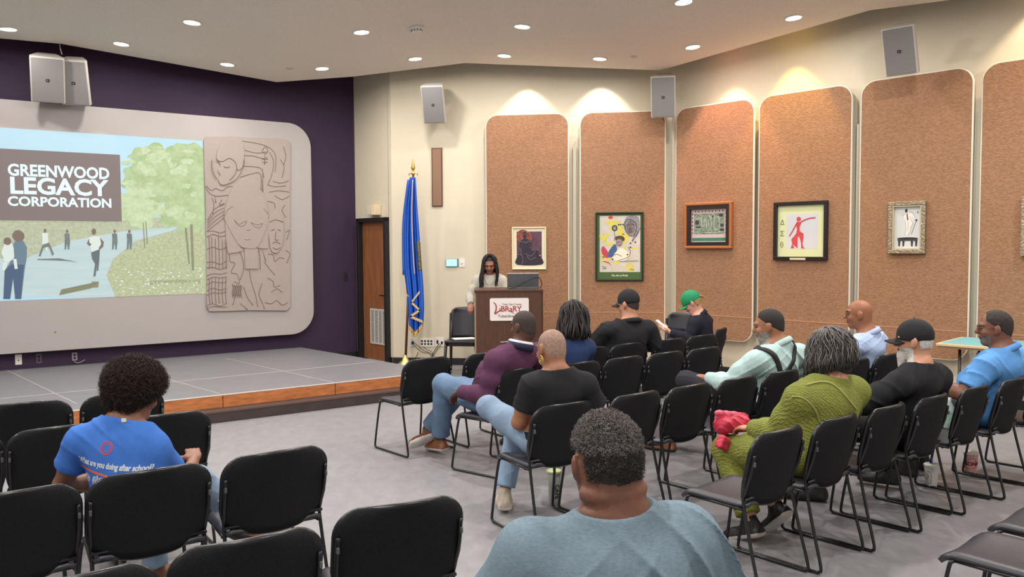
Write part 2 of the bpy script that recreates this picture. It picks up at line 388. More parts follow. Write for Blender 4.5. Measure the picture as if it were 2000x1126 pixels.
e_grass = emat('grass', (168, 174, 148), col2=(200, 206, 180), nscale=22)
e_grass2 = emat('meadow', (164, 172, 138), col2=(204, 209, 172), nscale=30)
e_path = emat('path', (182, 202, 204), col2=(196, 212, 212), nscale=5, stretch=(.3, 3, 1))
e_tree = emat('tree', (160, 182, 134), col2=(204, 216, 178), nscale=7)
e_tree2 = emat('tree_light', (178, 198, 154), col2=(214, 224, 194), nscale=12)
e_trunk = emat('trunk', (140, 142, 116)); e_box = emat('title_box', (142, 130, 127), .5)
e_txt = emat('title', (206, 232, 246), .8); e_dk = emat('dark_figure', (112, 122, 122), col2=(132, 140, 136), nscale=20)
e_mid = emat('blue_figure', (112, 132, 146)); e_lt = emat('light_figure', (212, 222, 216)); e_sk = emat('skin_figure', (128, 116, 104))
spoly('meadow', [(-2300, 560), (700, 590), (1260, 560), (1260, 1100), (-2300, 1100)], e_grass, 1)
spoly('path', [(-2300, 820), (150, 830), (420, 720), (760, 660), (1100, 632), (1060, 655), (830, 720), (690, 830), (650, 930), (700, 1050), (690, 1100), (-2300, 1100)], e_path, 2)
spoly('meadow_verge', [(705, 1100), (655, 930), (690, 840), (800, 770), (960, 700), (1260, 640), (1260, 1100)], e_grass2, 2)
rr = random.Random(3)
def blob(name, cx, cy, rx, ry, m, lay, n=26, j=.22):
    pts = []
    for i in range(n):
        q = 2*math.pi*i/n; k = 1+rr.uniform(-j, j); pts.append((cx+rx*k*math.cos(q), cy+ry*k*math.sin(q)))
    return spoly(name, pts, m, lay, smooth=3)
blob('tree_crown', 960, 330, 200, 190, e_tree, 3); blob('tree_crown', 1130, 380, 170, 270, e_tree, 3.2); blob('tree_crown', 850, 500, 130, 130, e_tree2, 3.4)
for i in range(46): blob('leaf_cluster', rr.uniform(780, 1230), rr.uniform(150, 580), rr.uniform(20, 55), rr.uniform(12, 32), rr.choice([e_tree, e_tree2, e_tree2]), 3.6+.05*i, 12, .35)
for a in ([(1128, 640), (1140, 640), (1160, 860), (1150, 862)], [(1160, 620), (1176, 620), (1186, 900), (1172, 900)], [(872, 610), (878, 610), (886, 760), (880, 760)], [(888, 600), (894, 600), (902, 740), (896, 740)]): spoly('trunk', a, e_trunk, 6.3)
for i in range(70): blob('flower', rr.uniform(690, 1240), rr.uniform(880, 1040), rr.uniform(4, 9), rr.uniform(3, 5), e_lt, 4, 6, .3)
# woman with baby, jogger, bench user, walkers
w = [(20, 1075), (30, 900), (60, 850), (78, 800), (80, 740), (100, 712), (140, 716), (165, 760), (162, 830), (150, 900), (130, 1075), (95, 1075), (80, 950), (62, 1075)]
spoly('woman', w, e_mid, 5); spoly('woman_jeans', [(20, 1075), (28, 900), (70, 862), (146, 866), (128, 1075), (92, 1075), (80, 950), (62, 1075)], emat('jeans', (86, 104, 128)), 5.4)
blob('woman_head', 112, 690, 36, 36, e_sk, 5.6, 12, .05); blob('baby_body', 50, 790, 38, 60, e_lt, 5.8, 12, .1); blob('baby_head', 45, 722, 24, 24, e_sk, 6, 12, .05)
for a in ([(20, 850), (45, 850), (30, 900), (12, 900)], [(80, 830), (100, 830), (108, 890), (90, 892)]): spoly('baby_leg', a, e_lt, 6)
spoly('jogger_vest', [(540, 700), (570, 690), (606, 694), (622, 716), (604, 780), (560, 796), (552, 740)], e_lt, 5)
blob('jogger_head', 573, 664, 14, 20, e_sk, 5.2, 10, .05)
spoly('jogger_legs', [(556, 790), (610, 770), (606, 840), (600, 900), (590, 905), (592, 860), (584, 935), (570, 938), (580, 860), (562, 830)], emat('dark_legs', (108, 116, 120)), 5.2)
spoly('jogger_arm', [(610, 700), (634, 726), (630, 756), (606, 776), (602, 764), (618, 740)], e_sk, 5.4); spoly('jogger_arm', [(545, 705), (530, 735), (545, 752), (560, 742), (545, 730)], e_sk, 5.4)
for cx, cy, k in ((275, 700, 1.0), (410, 700, .9), (700, 700, .9), (790, 700, .9)):
    blob('walker_head', cx, cy-42*k, 9*k, 12*k, e_sk, 5, 8, .05); spoly('walker', [(cx-18*k, cy-28*k), (cx+16*k, cy-28*k), (cx+20*k, cy+30*k), (cx+14*k, cy+80*k), (cx+4*k, cy+80*k), (cx, cy+36*k), (cx-8*k, cy+80*k), (cx-18*k, cy+80*k), (cx-16*k, cy+10*k)], e_lt if cx < 300 else e_dk, 5)
spoly('bicycle', [(235, 812), (260, 742), (300, 730), (330, 800), (318, 812), (298, 756), (268, 762), (246, 816)], e_dk, 5.4)
spoly('shadow_patch', [(225, 830), (360, 826), (480, 850), (400, 842), (230, 836)], e_dk, 5); spoly('bench_slab', [(360, 1052), (374, 1016), (600, 1004), (604, 968), (560, 968), (556, 1010), (388, 1020)], e_trunk, 4.2)
# title
P = [sp(-2300, 160), (wpx('L', 235, 303, SO)[0], 2.92), (wpx('L', 237, 431, SO)[0], 2.07)]
MB().prism([(-5.02, 2.92), (-3.325, 2.92), (-3.325, 2.065), (-5.02, 2.065)], .0110, .0118).obj('title_box', e_box, SL)
for body, xa, xb, yt, ybm in (('GREENWOOD', 15, 213, 322, 348), ('LEGACY', 20, 212, 346, 383), ('CORPORATION', 15, 217, 384, 405)):
    s0, _ = wpx('L', xa, (yt+ybm)/2, SO); s1, _ = wpx('L', xb, (yt+ybm)/2, SO); zm = (xa+xb)/2; zt = wpx('L', zm, yt, SO)[1]; zb = wpx('L', zm, ybm, SO)[1]
    me = text_mesh(body, 1, .001, .030, 'LEFT'); xs = [v.co.x for v in me.vertices]; ys = [v.co.y for v in me.vertices]
    for v in me.vertices:
        v.co = ((v.co.x-min(xs))/(max(xs)-min(xs))*(s1-s0)+s0, (v.co.y-min(ys))/(max(ys)-min(ys))*(zt-zb)*.9+zb+(zt-zb)*.05, .0135+v.co.z*.5)
    link('title_text', me, e_txt, SL)
me = text_mesh('greenwoodlegacy.org', .075, .0005, .0); s0, z0 = wpx('L', 292, 553, SO)
link('web_address', me, e_trunk, SL, mw=Matrix.Translation((s0, z0, .010)))
# relief
RL = thing('relief_sculpture', 'pale carved plaster relief with three faces mounted on the screen', 'relief', mw=wmat('L', 0, 0, SO))
m_rel = mat('relief_plaster', (160, 147, 140), .8, noise=.02, nscale=6, bump=.25, bscale=25)
def rp(x, y): return wpx('L', 380+x/2.815, 240+y/2.815, SO+.02)
out = [(50, 95), (64, 74), (200, 72), (300, 80), (440, 84), (505, 90), (526, 110), (524, 400), (526, 700), (527, 1010), (505, 1032), (300, 1030), (180, 1034), (80, 1036), (66, 1010), (62, 700), (60, 400), (52, 250)]
MB().prism([rp(*p) for p in out], .0, .03).obj('slab', m_rel, RL, bevel=.006)
def rpoly(name, pts, z0, z1, sm=4, bev=.008):
    P = [rp(*p) for p in pts]
    if sm: P = [(p[0], p[1]) for p in catmull([(a, b, 0) for a, b in P], sm, True)]
    return MB().prism(P, z0, z1).obj(name, m_rel, RL, bevel=bev)
rpoly('mask', [(160, 500), (190, 390), (235, 330), (275, 305), (320, 330), (375, 400), (400, 480), (398, 560), (345, 680), (290, 690), (240, 670), (175, 560)], .03, .052)
rpoly('neck', [(272, 690), (346, 690), (348, 802), (276, 802)], .03, .046, 0, .004)
rpoly('hair_lobe', [(166, 540), (178, 700), (205, 714), (262, 700), (240, 670), (176, 560)], .03, .044); rpoly('hair_lobe', [(400, 520), (403, 670), (385, 690), (335, 680), (350, 640), (392, 560)], .03, .044)
rpoly('profile_head', [(118, 190), (128, 140), (165, 98), (225, 84), (262, 110), (272, 160), (262, 240), (235, 300), (190, 332), (146, 342), (128, 312), (140, 290), (126, 262), (140, 236), (128, 210)], .03, .048)
rpoly('small_face', [(400, 560), (412, 510), (440, 488), (470, 505), (488, 560), (485, 650), (462, 705), (438, 716), (415, 690)], .03, .048)
m_groove = mat('relief_edge', (122, 108, 101), .85)
LN = [[(92, 200), (95, 260), (120, 310)], [(115, 205), (150, 212), (185, 195), (215, 210), (228, 240), (220, 280), (190, 315)], [(158, 240), (175, 246), (190, 240)], [(230, 250), (238, 262), (262, 240), (270, 200)],
      [(262, 100), (330, 110), (400, 130), (440, 170), (445, 220), (440, 270)], [(275, 150), (340, 165), (400, 158)], [(270, 180), (320, 182), (372, 195), (400, 190)], [(268, 238), (320, 240), (365, 252), (380, 300)], [(250, 298), (310, 280), (360, 280), (364, 370)], [(372, 252), (374, 380)], [(410, 160), (432, 210), (424, 280), (400, 340)],
      [(372, 150), (386, 132), (402, 148), (392, 168), (374, 162), (372, 150)], [(386, 168), (384, 230)], [(368, 200), (402, 200)], [(370, 216), (400, 216)], [(60, 350), (80, 385), (120, 402), (182, 396)], [(64, 345), (90, 370), (115, 360), (150, 372), (180, 352), (208, 348)],
      [(213, 532), (235, 562), (262, 566), (284, 540), (262, 546), (240, 556), (213, 532)], [(304, 545), (330, 572), (356, 574), (370, 552), (340, 560), (304, 545)], [(280, 588), (292, 590), (304, 586)], [(272, 640), (288, 642), (302, 638)], [(206, 458), (176, 480), (162, 512)], [(376, 470), (400, 500)], [(212, 400), (220, 440), (226, 520)], [(330, 390), (336, 450), (316, 540)],
      [(408, 545), (440, 532), (485, 545)], [(418, 590), (436, 584)], [(452, 586), (470, 590)], [(425, 660), (445, 652), (468, 664)], [(428, 684), (448, 694), (466, 684)], [(444, 596), (440, 640), (456, 640)],
      [(350, 690), (358, 740), (360, 804)], [(242, 700), (260, 740), (268, 800), (250, 860)], [(300, 806), (310, 870), (335, 950), (345, 1010)], [(268, 900), (290, 960), (320, 1000)], [(190, 700), (195, 760), (220, 770), (200, 820), (232, 830), (245, 880), (215, 870)],
      [(380, 760), (410, 800), (440, 835)], [(372, 700), (390, 760)], [(402, 720), (430, 725), (440, 760), (464, 740), (490, 745)], [(398, 850), (430, 870), (436, 900), (470, 890)], [(420, 930), (450, 910), (480, 930)], [(386, 985), (420, 992), (450, 975), (480, 1000), (510, 985)],
      [(400, 340), (440, 350), (500, 345)], [(410, 380), (460, 372), (520, 380)], [(430, 320), (470, 330), (515, 318)], [(440, 400), (480, 420), (520, 400)], [(400, 430), (436, 440), (440, 470)], [(470, 200), (490, 240), (480, 300)], [(486, 130), (500, 180), (490, 230)], [(495, 450), (480, 480), (500, 520)], [(500, 600), (520, 590), (505, 640)], [(500, 700), (522, 720), (505, 770)],
      [(95, 410), (105, 450), (98, 500)], [(110, 405), (116, 440)], [(150, 420), (135, 450), (165, 440)], [(370, 880), (352, 940), (372, 990), (382, 1020)], [(206, 880), (220, 950), (208, 1000)], [(250, 990), (290, 1025)]]
for y in (600, 620, 690, 770, 800, 835, 855, 880, 915, 940, 1000, 1015): LN.append([(66, y+rr.uniform(-6, 10)), (100, y-8), (140, y+rr.uniform(-6, 6)), (176, y-10+rr.uniform(-6, 6))])
for x in (78, 92, 112, 130, 150, 168): LN += [[(x, 620+rr.uniform(-20, 30)), (x+4, 760), (x+2, 800)], [(x+3, 850), (x, 930), (x+5, 990)]]
for k in range(5): LN.append([(70, 590-k*14), (110, 560-k*22), (160, 520-k*18)])
for k in range(9): LN.append([(205+6*k, 890+(k % 2)*14), (211+6*k, 904-(k % 2)*14), (205+6*k, 930+(k % 2)*14), (211+6*k, 960-(k % 2)*14)])
mb = MB(); mb2 = MB()
for l in LN:
    pts = [rp(*p) for p in l]; depth = .050 if 160 < l[0][0] < 400 and 400 < l[0][1] < 680 or l[0][1] < 345 and l[0][0] < 240 or 400 < l[0][0] < 490 and 500 < l[0][1] < 700 else .031
    P3 = catmull([(a, b, depth) for a, b in pts], 5); (mb2 if depth > .04 else mb).tube(P3, .0052, 5)
mb.obj('carved_lines', m_groove, RL, smooth=True); mb2.obj('face_lines', m_groove, RL, smooth=True)
# ---------------------------------------------------------------- loudspeakers
def speaker(p, yaw, pitch, lab, w=.29, h=.50, dpt=.26, group=None, dark_top=False):
    t = thing('wall_loudspeaker', lab, 'loudspeaker', group=group, mw=Matrix.Translation(p) @ Matrix.Rotation(yaw, 4, 'Z') @ Matrix.Rotation(pitch, 4, 'X'))
    # local: front faces -y, trapezoid plan
    pl = [(-w/2, -dpt/2), (w/2, -dpt/2), (w/2, -dpt/2+.07), (w*.28, dpt/2), (-w*.28, dpt/2), (-w/2, -dpt/2+.07)]
    MB().prism(pl, -h/2, h/2).obj('cabinet', m_spk, t, bevel=.008)
    mb = MB(); o = rrect(w-.03, h-.03, .012, 3); mb.prism(o, 0, .008, ax=lambda x, y, z: (x, -dpt/2-z, y)); mb.obj('grille', m_spkg, t)
    mb = MB(); mb.box((0, -dpt/2-.010, 0), (.034, .004, .030)); bd = mb.obj('badge', m_black, t)
    me = text_mesh('JBL', .013, .0004, .0004, 'CENTER')
    link('badge_text', me, mat('badge_orange', (196, 150, 120), .5), bd, mw=Matrix.Translation((0, -dpt/2-.0125, -.005)) @ Matrix.Rotation(math.pi/2, 4, 'X'))
    mb = MB(); mb.box((0, dpt/2+.05, .02), (.06, .14, .05)); mb.box((0, dpt/2+.12, .02), (.12, .012, .2)); mb.obj('bracket', m_spk, t)
    return t
aL = math.atan2(DL[1], DL[0]); aR = math.atan2(DR[1], DR[0]); aB = math.atan2(DB[1], DB[0])
p1 = at(93, 152, 9.95); p2 = at(148, 158, 10.15)
speaker(tuple(p1), aL-.10, .40, 'white loudspeaker above the screen, left one of the joined pair', w=.36, h=.54, dpt=.25, group='paired loudspeakers above the screen')
speaker(tuple(p2), aL+.0-.62+.30, .40, 'white loudspeaker above the screen, right one of the joined pair', w=.32, h=.54, dpt=.25, group='paired loudspeakers above the screen')
speaker(tuple(at(849, 200, 11.55)), aB+.02, .42, 'white loudspeaker alone on the cream wall above the narrow brown grille', w=.31, h=.52)
speaker(tuple(at(1296, 186, 11.05)), aB-.10, .36, 'white loudspeaker in the wall corner between the second and third tan panels', w=.32, h=.54)
speaker(tuple(at(1764, 95, 8.75)), aR+.06, .38, 'white loudspeaker tilted out from the right wall above the fifth tan panel', w=.32, h=.50)
tag_c = MB().tube([tuple(at(116, 84, 10.1)), tuple(at(118, 96, 10.05)), tuple(at(121, 106, 10.1))], .006, 6).obj('speaker_cable', m_white)
setprops(tag_c, 'thin white cable running up from the paired loudspeakers to the ceiling', 'cable')
# ---------------------------------------------------------------- acoustic panels
ords = ['behind the dark purple painting', 'behind the green framed poster', 'behind the wide collage', 'behind the red dancer picture', 'behind the silver framed drawing', 'cut by the right photo edge', 'beyond the right photo edge']
for i, (w, s) in enumerate([('B', 2.0), ('B', 3.33), ('R', .74), ('R', 1.98), ('R', 3.25), ('R', 4.50), ('R', 5.75)]):
    t = thing('acoustic_panel', 'tall tan fabric wall panel with rounded corners, ' + ords[i], 'wall panel', mw=wmat(w, s, 0, 0), group='tan acoustic panels')
    W_ = 1.175
    o = rrect(W_, 3.10, .17, 8, 0, 2.015)
    MB().prism(o, .085, .115).obj('frame_edge', m_edge, t, bevel=.004)
    MB().prism(rrect(W_-.024, 3.076, .160, 8, 0, 2.015), .112, .122).obj('fabric', m_cork, t, bevel=.003)
    MB().box((0, .785, .1225), (W_-.02, .012, .004)).obj('seam', mat('panel_seam', (176, 130, 96), .9), t)
    mb = MB(); mb.box((0, 2.0, .0425), (W_-.25, 2.7, .085)); mb.obj('batten', m_edge, t)
# pilaster rails seen in the gaps
for i, (w, s, lb) in enumerate([('B', 2.665, 'between the first and second tan panels'), ('R', 1.36, 'between the third and fourth tan panels'), ('R', 2.615, 'between the fourth and fifth tan panels'), ('R', 3.875, 'between the fifth and sixth tan panels'), ('R', 5.125, 'right of the sixth tan panel')]):
    o = MB().box((0, 1.55, .02), (.05, 3.1, .04)).obj('wall_rail', mat('rail_grey', (186, 180, 162), .5), mw=wmat(w, s, .0, 0), bevel=.004)
    setprops(o, 'narrow grey vertical wall rail ' + lb, 'rail', 'wall rails between the panels')
# ---------------------------------------------------------------- pictures
def picture(w, x0, y0, x1, y1, lab, fw, mf, name='framed_picture', off=.125, fd=.03, inner=None):
    s0 = wpx(w, x0, (y0+y1)/2, off)[0]; s1 = wpx(w, x1, (y0+y1)/2, off)[0]; xm = (x0+x1)/2
    z1 = wpx(w, xm, y0, off)[1]; z0 = wpx(w, xm, y1, off)[1]; W_, H_ = s1-s0, z1-z0
    t = thing(name, lab, 'picture', mw=wmat(w, s0, z0, off))
    mb = MB()
    for (a, b, c, d) in ((0, 0, W_, fw), (0, H_-fw, W_, H_), (0, fw, fw, H_-fw), (W_-fw, fw, W_, H_-fw)): mb.box(((a+c)/2, (b+d)/2, fd/2), (c-a, d-b, fd))
    mb.obj('frame', mf, t, bevel=.006)
    if inner:
        mb = MB(); g = fw+.001; k = inner[1]
        for (a, b, c, d) in ((g, g, W_-g, g+k), (g, H_-g-k, W_-g, H_-g), (g, g+k, g+k, H_-g-k), (W_-g-k, g+k, W_-g, H_-g-k)): mb.box(((a+c)/2, (b+d)/2, fd*.4), (c-a, d-b, fd*.8))
        mb.obj('inner_frame', inner[0], t); fw += k
    iw, ih = W_-2*fw, H_-2*fw
    def lay(nm, pts, m, k, sm=0):
        P = [(fw+u*iw, fw+v*ih) for u, v in pts]
        if sm: P = [(p[0], p[1]) for p in catmull([(a, b, 0) for a, b in P], sm, True)]
        P = [(min(max(a, fw), fw+iw), min(max(b, fw), fw+ih)) for a, b in P]
        return MB().prism(P, .004+.0006*k, .0046+.0006*k).obj(nm, m, t)
    def line(nm, pts, m, k, r=.0015, sm=4):
        mb = MB(); P = [(fw+u*iw, fw+v*ih, .0048+.0006*k) for u, v in pts]; mb.tube(catmull(P, sm), r, 5); return mb.obj(nm, m, t)
    lay('print', [(0, 0), (1, 0), (1, 1), (0, 1)], lab_mats['base'], 0)
    return t, lay, line, (fw, iw, ih)
lab_mats = {}
def el(cx, cy, rx, ry, n=14): return [(cx+rx*math.cos(2*math.pi*i/n), cy+ry*math.sin(2*math.pi*i/n)) for i in range(n)]
am = lambda n, c, **k: mat('art_'+n, c, .7, **k)
# 1 dark seated figure
lab_mats['base'] = am('mat_cream', (214, 204, 178))
t, lay, line, g = picture('B', 1000, 443, 1067, 526, 'small cream framed painting of a dark seated figure in purple tones', .018, mat('frame_ivory', (226, 210, 170), .4), fd=.02)
u0, u1, v0, v1 = .11, .90, .09, .92
q = lambda pts: [(u0+a*(u1-u0), v0+b*(v1-v0)) for a, b in pts]
lay('painting', q([(0, 0), (1, 0), (1, 1), (0, 1)]), am('plum', (86, 56, 72), noise=.3, nscale=9), 1)
lay('glow', q(el(.25, .86, .26, .2)), am('glow', (138, 70, 58), noise=.4, nscale=14), 2, 3); lay('glow', q([(.5, 1), (.62, .8), (.5, .7), (.4, .8)]), am('glow', (138, 70, 58)), 2, 3)
mfig = am('figure_dark', (44, 34, 48), noise=.25, nscale=12)
lay('figure', q([(.0, 0), (.02, .25), (.12, .42), (.1, .6), (.16, .72), (.28, .79), (.24, .86), (.24, .95), (.32, 1.0), (.41, .95), (.41, .86), (.38, .79), (.52, .74), (.6, .6), (.66, .45), (.8, .46), (.95, .38), (.92, .25), (1, .2), (1, 0)]), mfig, 3, 3)
ml = am('figure_line', (140, 122, 130))
for pts in ([(.14, .70), (.25, .69), (.36, .66), (.44, .70), (.55, .70)], [(.35, .34), (.5, .26), (.65, .3), (.75, .42)], [(.4, .25), (.55, .16), (.75, .22)], [(.02, .3), (.18, .3), (.25, .15), (.2, .02)], [(.74, .45), (.86, .44), (.92, .34)], [(.55, .55), (.62, .45), (.7, .43)], [(.15, .5), (.18, .35), (.2, .28)], [(.25, .88), (.33, .93), (.40, .88)]): line('highlight', q(pts), ml, 4, .0022)
lay('ember', q(el(.93, .28, .05, .015, 8)), am('ember', (206, 120, 100)), 5)
# 2 green poster
lab_mats['base'] = am('poster_green', (66, 92, 44))
t, lay, line, g = picture('B', 1163, 414, 1257, 548, 'dark green framed poster with yellow ink portraits and a title band', .022, mat('frame_green_black', (24, 34, 26), .35))
q = lambda pts: [(.06+a*.90, .11+b*.86) for a, b in pts]
lay('artwork', q([(0, 0), (1, 0), (1, 1), (0, 1)]), am('paper_mottled', (184, 178, 156), col2=(204, 196, 192), nscale=6), 1)
ye = am('yellow', (204, 192, 88), noise=.12, nscale=20); bk_ = am('ink', (42, 40, 44), noise=.4, nscale=40); gy = am('ink_wash', (138, 132, 136), noise=.3, nscale=30)
for cx, cy, rx, ry in ((.3, .88, .17, .05), (.1, .62, .1, .07), (.5, .72, .13, .12), (.62, .62, .12, .1), (.35, .78, .12, .05), (.2, .27, .16, .04), (.08, .3, .06, .05), (.72, .08, .13, .07), (.42, .17, .1, .03), (.85, .42, .1, .02), (.25, .5, .13, .03)): lay('yellow_wash', q([(cx+rx*rr.uniform(.5, 1.25)*math.cos(k*.7), cy+ry*rr.uniform(.5, 1.25)*math.sin(k*.7)) for k in range(9)]), ye, 2, 2)
for i in range(26):
    cx, cy = rr.uniform(.05, .75), rr.uniform(.1, .95); lay('yellow_splash', q([(cx+rr.uniform(.01, .06)*math.cos(k*.9), cy+rr.uniform(.006, .03)*math.sin(k*.9)) for k in range(7)]), ye, 2.3, 2)
lay('red_disc', q(el(.27, .97, .06, .03)), am('red', (200, 74, 40)), 3)
lay('hood', q([(.6, .86), (.66, .97), (.8, 1), (.95, .97), (.99, .85), (.97, .7), (.9, .62), (.82, .62), (.72, .66), (.62, .75)]), gy, 3, 3); lay('old_face', q(el(.765, .79, .105, .12)), am('face_wash', (112, 102, 98), noise=.3, nscale=30), 4, 2)
line('ink_line', q([(.6, .86), (.68, .93), (.8, .92), (.9, .85), (.9, .75), (.84, .64)]), bk_, 5, .004); line('ink_line', q([(.62, .84), (.64, .74), (.72, .66), (.8, .64)]), bk_, 5, .004)
for a in ([(.68, .83), (.74, .84)], [(.79, .85), (.86, .84)], [(.76, .8), (.74, .75), (.79, .75)], [(.72, .71), (.8, .72)], [(.84, .62), (.8, .54), (.9, .65), (1, .78)]): line('ink_line', q(a), bk_, 6, .003)
lay('dark_head', q(el(.37, .78, .07, .055)), bk_, 3, 2); lay('dark_head', q(el(.37, .78, .04, .035)), gy, 4, 2)
lay('boy_hair', q(el(.5, .59, .12, .055)), am('boy_hair', (88, 64, 48)), 4, 2); lay('boy_face', q(el(.48, .52, .085, .07)), am('boy_face', (150, 130, 122), noise=.25, nscale=30), 5, 2)
lay('blue_coat', q([(.2, .27), (.22, .36), (.36, .5), (.42, .45), (.42, .38), (.3, .27)]), am('ink_blue', (64, 88, 132), noise=.3, nscale=20), 4, 2)
lay('red_wing', q([(.04, .42), (.1, .46), (.22, .34), (.24, .27), (.16, .25), (.06, .33)]), am('wing_red', (186, 60, 82)), 3, 2); lay('red_base', q([(.06, .19), (.2, .16), (.3, .12), (.22, .18), (.12, .2)]), am('red', (200, 74, 40)), 4)
lay('white_shirt', q([(.28, .25), (.5, .42), (.62, .4), (.74, .3), (.6, .2), (.45, .2)]), am('shirt_pale', (226, 216, 196)), 4, 2)
for a in ([(.28, .25), (.4, .32), (.55, .28)], [(.45, .2), (.7, .27), (.76, .36), (.7, .45)], [(.5, .19), (.95, .2)], [(.36, .72), (.38, .62)], [(.36, .56), (.38, .62), (.5, .64), (.6, .6), (.6, .55)], [(.42, .53), (.47, .54)], [(.52, .54), (.56, .53)], [(.46, .48), (.53, .48)], [(.05, .1), (.15, .09)], [(.07, .06), (.17, .07)], [(.75, .06), (.85, .04)]): line('ink_line', q(a), bk_, 6, .0025)
for cx, cy in ((.47, .84), (.52, .845), (.58, .84), (.76, .51), (.76, .44), (.69, .31), (.88, .53), (.32, .23)): lay('ink_blot', q(el(cx, cy, .022, .014, 7)), bk_, 6, 2)
me = text_mesh('The Art of Pride', .034, .0004, .0006, 'CENTER', .3); link('title', me, m_white, t, mw=Matrix.Translation((g[0]+g[1]*.5, g[0]+g[2]*.045, .0065)))
# 3 collage
lab_mats['base'] = am('collage_pink', (196, 172, 168))
t, lay, line, g = picture('R', 1340, 395, 1432, 485, 'wide wooden framed collage with a green band along the bottom', .035, mat('frame_copper', (176, 112, 66), .3, metal=.35), off=.125, fd=.05, inner=(mat('frame_deep', (34, 14, 14), .4), .05))
lay('band', [(.02, .03), (.98, .03), (.98, .13), (.02, .13)], am('band_green', (60, 118, 92), noise=.2, nscale=30), 1)
lay('centre', [(.08, .24), (.92, .24), (.92, .86), (.08, .86)], am('collage_green', (118, 128, 110), noise=.5, nscale=26), 1)
cr = am('collage_line', (206, 206, 188)); dk = am('collage_dark', (58, 52, 54))
for a in ([(.12, .78), (.2, .84), (.3, .8), (.3, .72), (.15, .7)], [(.28, .75), (.3, .5), (.36, .48), (.38, .7)], [(.42, .72), (.44, .42), (.5, .36), (.56, .42), (.56, .7), (.5, .8)], [(.66, .74), (.64, .5), (.68, .38), (.76, .38), (.8, .5), (.78, .72), (.7, .78)], [(.49, .66), (.49, .5)], [(.56, .7), (.62, .86), (.66, .74)], [(.1, .42), (.3, .4)], [(.3, .3), (.6, .28), (.9, .3)]): line('curve', a, cr, 3, .0032)
for cx, cy, rx, ry in ((.17, .6, .06, .07), (.83, .8, .06, .05), (.86, .5, .05, .05), (.2, .45, .08, .03), (.86, .36, .06, .04), (.35, .3, .05, .03), (.6, .78, .03, .04)): lay('vignette', el(cx, cy, rx, ry, 10), dk, 2, 2)
for i in range(9): lay('border_figure', el(.12+.095*i, .93, .016, .03, 8), dk, 2)
for i in range(6): lay('border_figure', el(.035, .85-.115*i, .015, .03, 8), dk, 2); lay('border_figure', el(.965, .85-.115*i, .015, .03, 8), dk, 2)
# 4 red dancer
lab_mats['base'] = am('mat_yellow', (206, 208, 160))
t, lay, line, g = picture('R', 1513, 393, 1618, 508, 'black framed picture of a red dancing figure with three Greek letters', .045, mat('frame_black', (26, 18, 20), .3), fd=.04)
lay('grey_field', [(.19, .15), (.86, .15), (.86, .83), (.19, .83)], am('field_grey', (198, 196, 198)), 1)
rd = am('dancer_red', (196, 62, 66)); P = lambda l: [((x-122)/(865-122), 1-(y-170)/(1002-170)) for x, y in l]
lay('dancer', P([(430, 430), (455, 440), (498, 436), (500, 470), (478, 520), (480, 590), (540, 630), (542, 700), (525, 790), (540, 850), (570, 870), (505, 868), (505, 810), (492, 740), (465, 670), (450, 690), (446, 868), (400, 830), (372, 800), (395, 866), (335, 866), (360, 800), (345, 720), (390, 670), (425, 620), (434, 560), (425, 500)]), rd, 3)
lay('dancer_head', P(el(461, 395, 36, 38)), rd, 3); line('dancer_arm', P([(496, 440), (580, 400), (650, 382), (722, 380)]), rd, 3, .007); line('dancer_arm', P([(435, 450), (400, 520), (350, 610), (312, 665)]), rd, 3, .007)
for ch, yy in (('Δ', 480), ('Σ', 665)):
    x0, y0 = P([(160, yy)])[0]
    me = text_mesh(ch, .085, .0004, .0); link('greek_letter', me, am('letter_olive', (86, 92, 34)), t, mw=Matrix.Translation((g[0]+x0*g[1], g[0]+y0*g[2], .0068)))
_x, _y = P([(190, 805)])[0]; _c = (g[0]+_x*g[1], g[0]+_y*g[2])
mb = MB(); mb.tube([(_c[0]+.016*math.cos(k), _c[1]+.034*math.sin(k), .0068) for k in np.linspace(0, 6.283, 21)[:-1]], .0028, 5, closed=True); mb.tube([(_c[0]-.016, _c[1], .0068), (_c[0]+.016, _c[1], .0068)], .0018, 5)
mb.obj('greek_letter', am('letter_olive', (86, 92, 34)), t)
MB().box((g[0]+g[1]*.47, .018, .042), (.20, .024, .004)).obj('name_plate', am('plate', (206, 196, 170)), t)
# 5 silver framed drawing
lab_mats['base'] = am('paper_cool', (200, 200, 196))
m_silver = mat('frame_silver', (150, 136, 112), .35, metal=.6, noise=.5, nscale=60, bump=1.2, bscale=45)
t, lay, line, g = picture('R', 1737, 393, 1810, 495, 'ornate silver framed drawing of a man with a cane on a round table', .045, m_silver, fd=.05, inner=(mat('frame_silver_lip', (196, 184, 156), .4, metal=.4), .012))
P = lambda l: [((x-165)/(665-165), 1-(y-170)/(985-170)) for x, y in l]
wsu = am('suit_pale', (222, 214, 204)); skd = am('drawing_dark', (44, 40, 42))
lay('suit', P([(360, 310), (390, 290), (440, 285), (500, 290), (560, 400), (545, 410), (490, 370), (515, 510), (480, 560), (470, 640), (430, 720), (360, 720), (385, 620), (370, 500), (370, 440), (330, 350)]), wsu, 2)
for a in ([(360, 310), (330, 350), (300, 320)], [(440, 285), (500, 290), (560, 400)], [(370, 440), (385, 620), (360, 720)], [(515, 510), (480, 560), (470, 640), (430, 720)], [(425, 450), (425, 640)], [(455, 360), (515, 510)]): line('outline', P(a), am('drawing_line', (146, 132, 128)), 3, .0015)
lay('head', P(el(386, 250, 24, 38)), skd, 3); lay('tie', P([(392, 305), (410, 305), (430, 430), (405, 435)]), am('tie', (84, 52, 56)), 4); line('cane', P([(578, 440), (530, 580), (488, 710)]), skd, 3, .002); lay('hand', P(el(578, 440, 20, 20)), skd, 4)
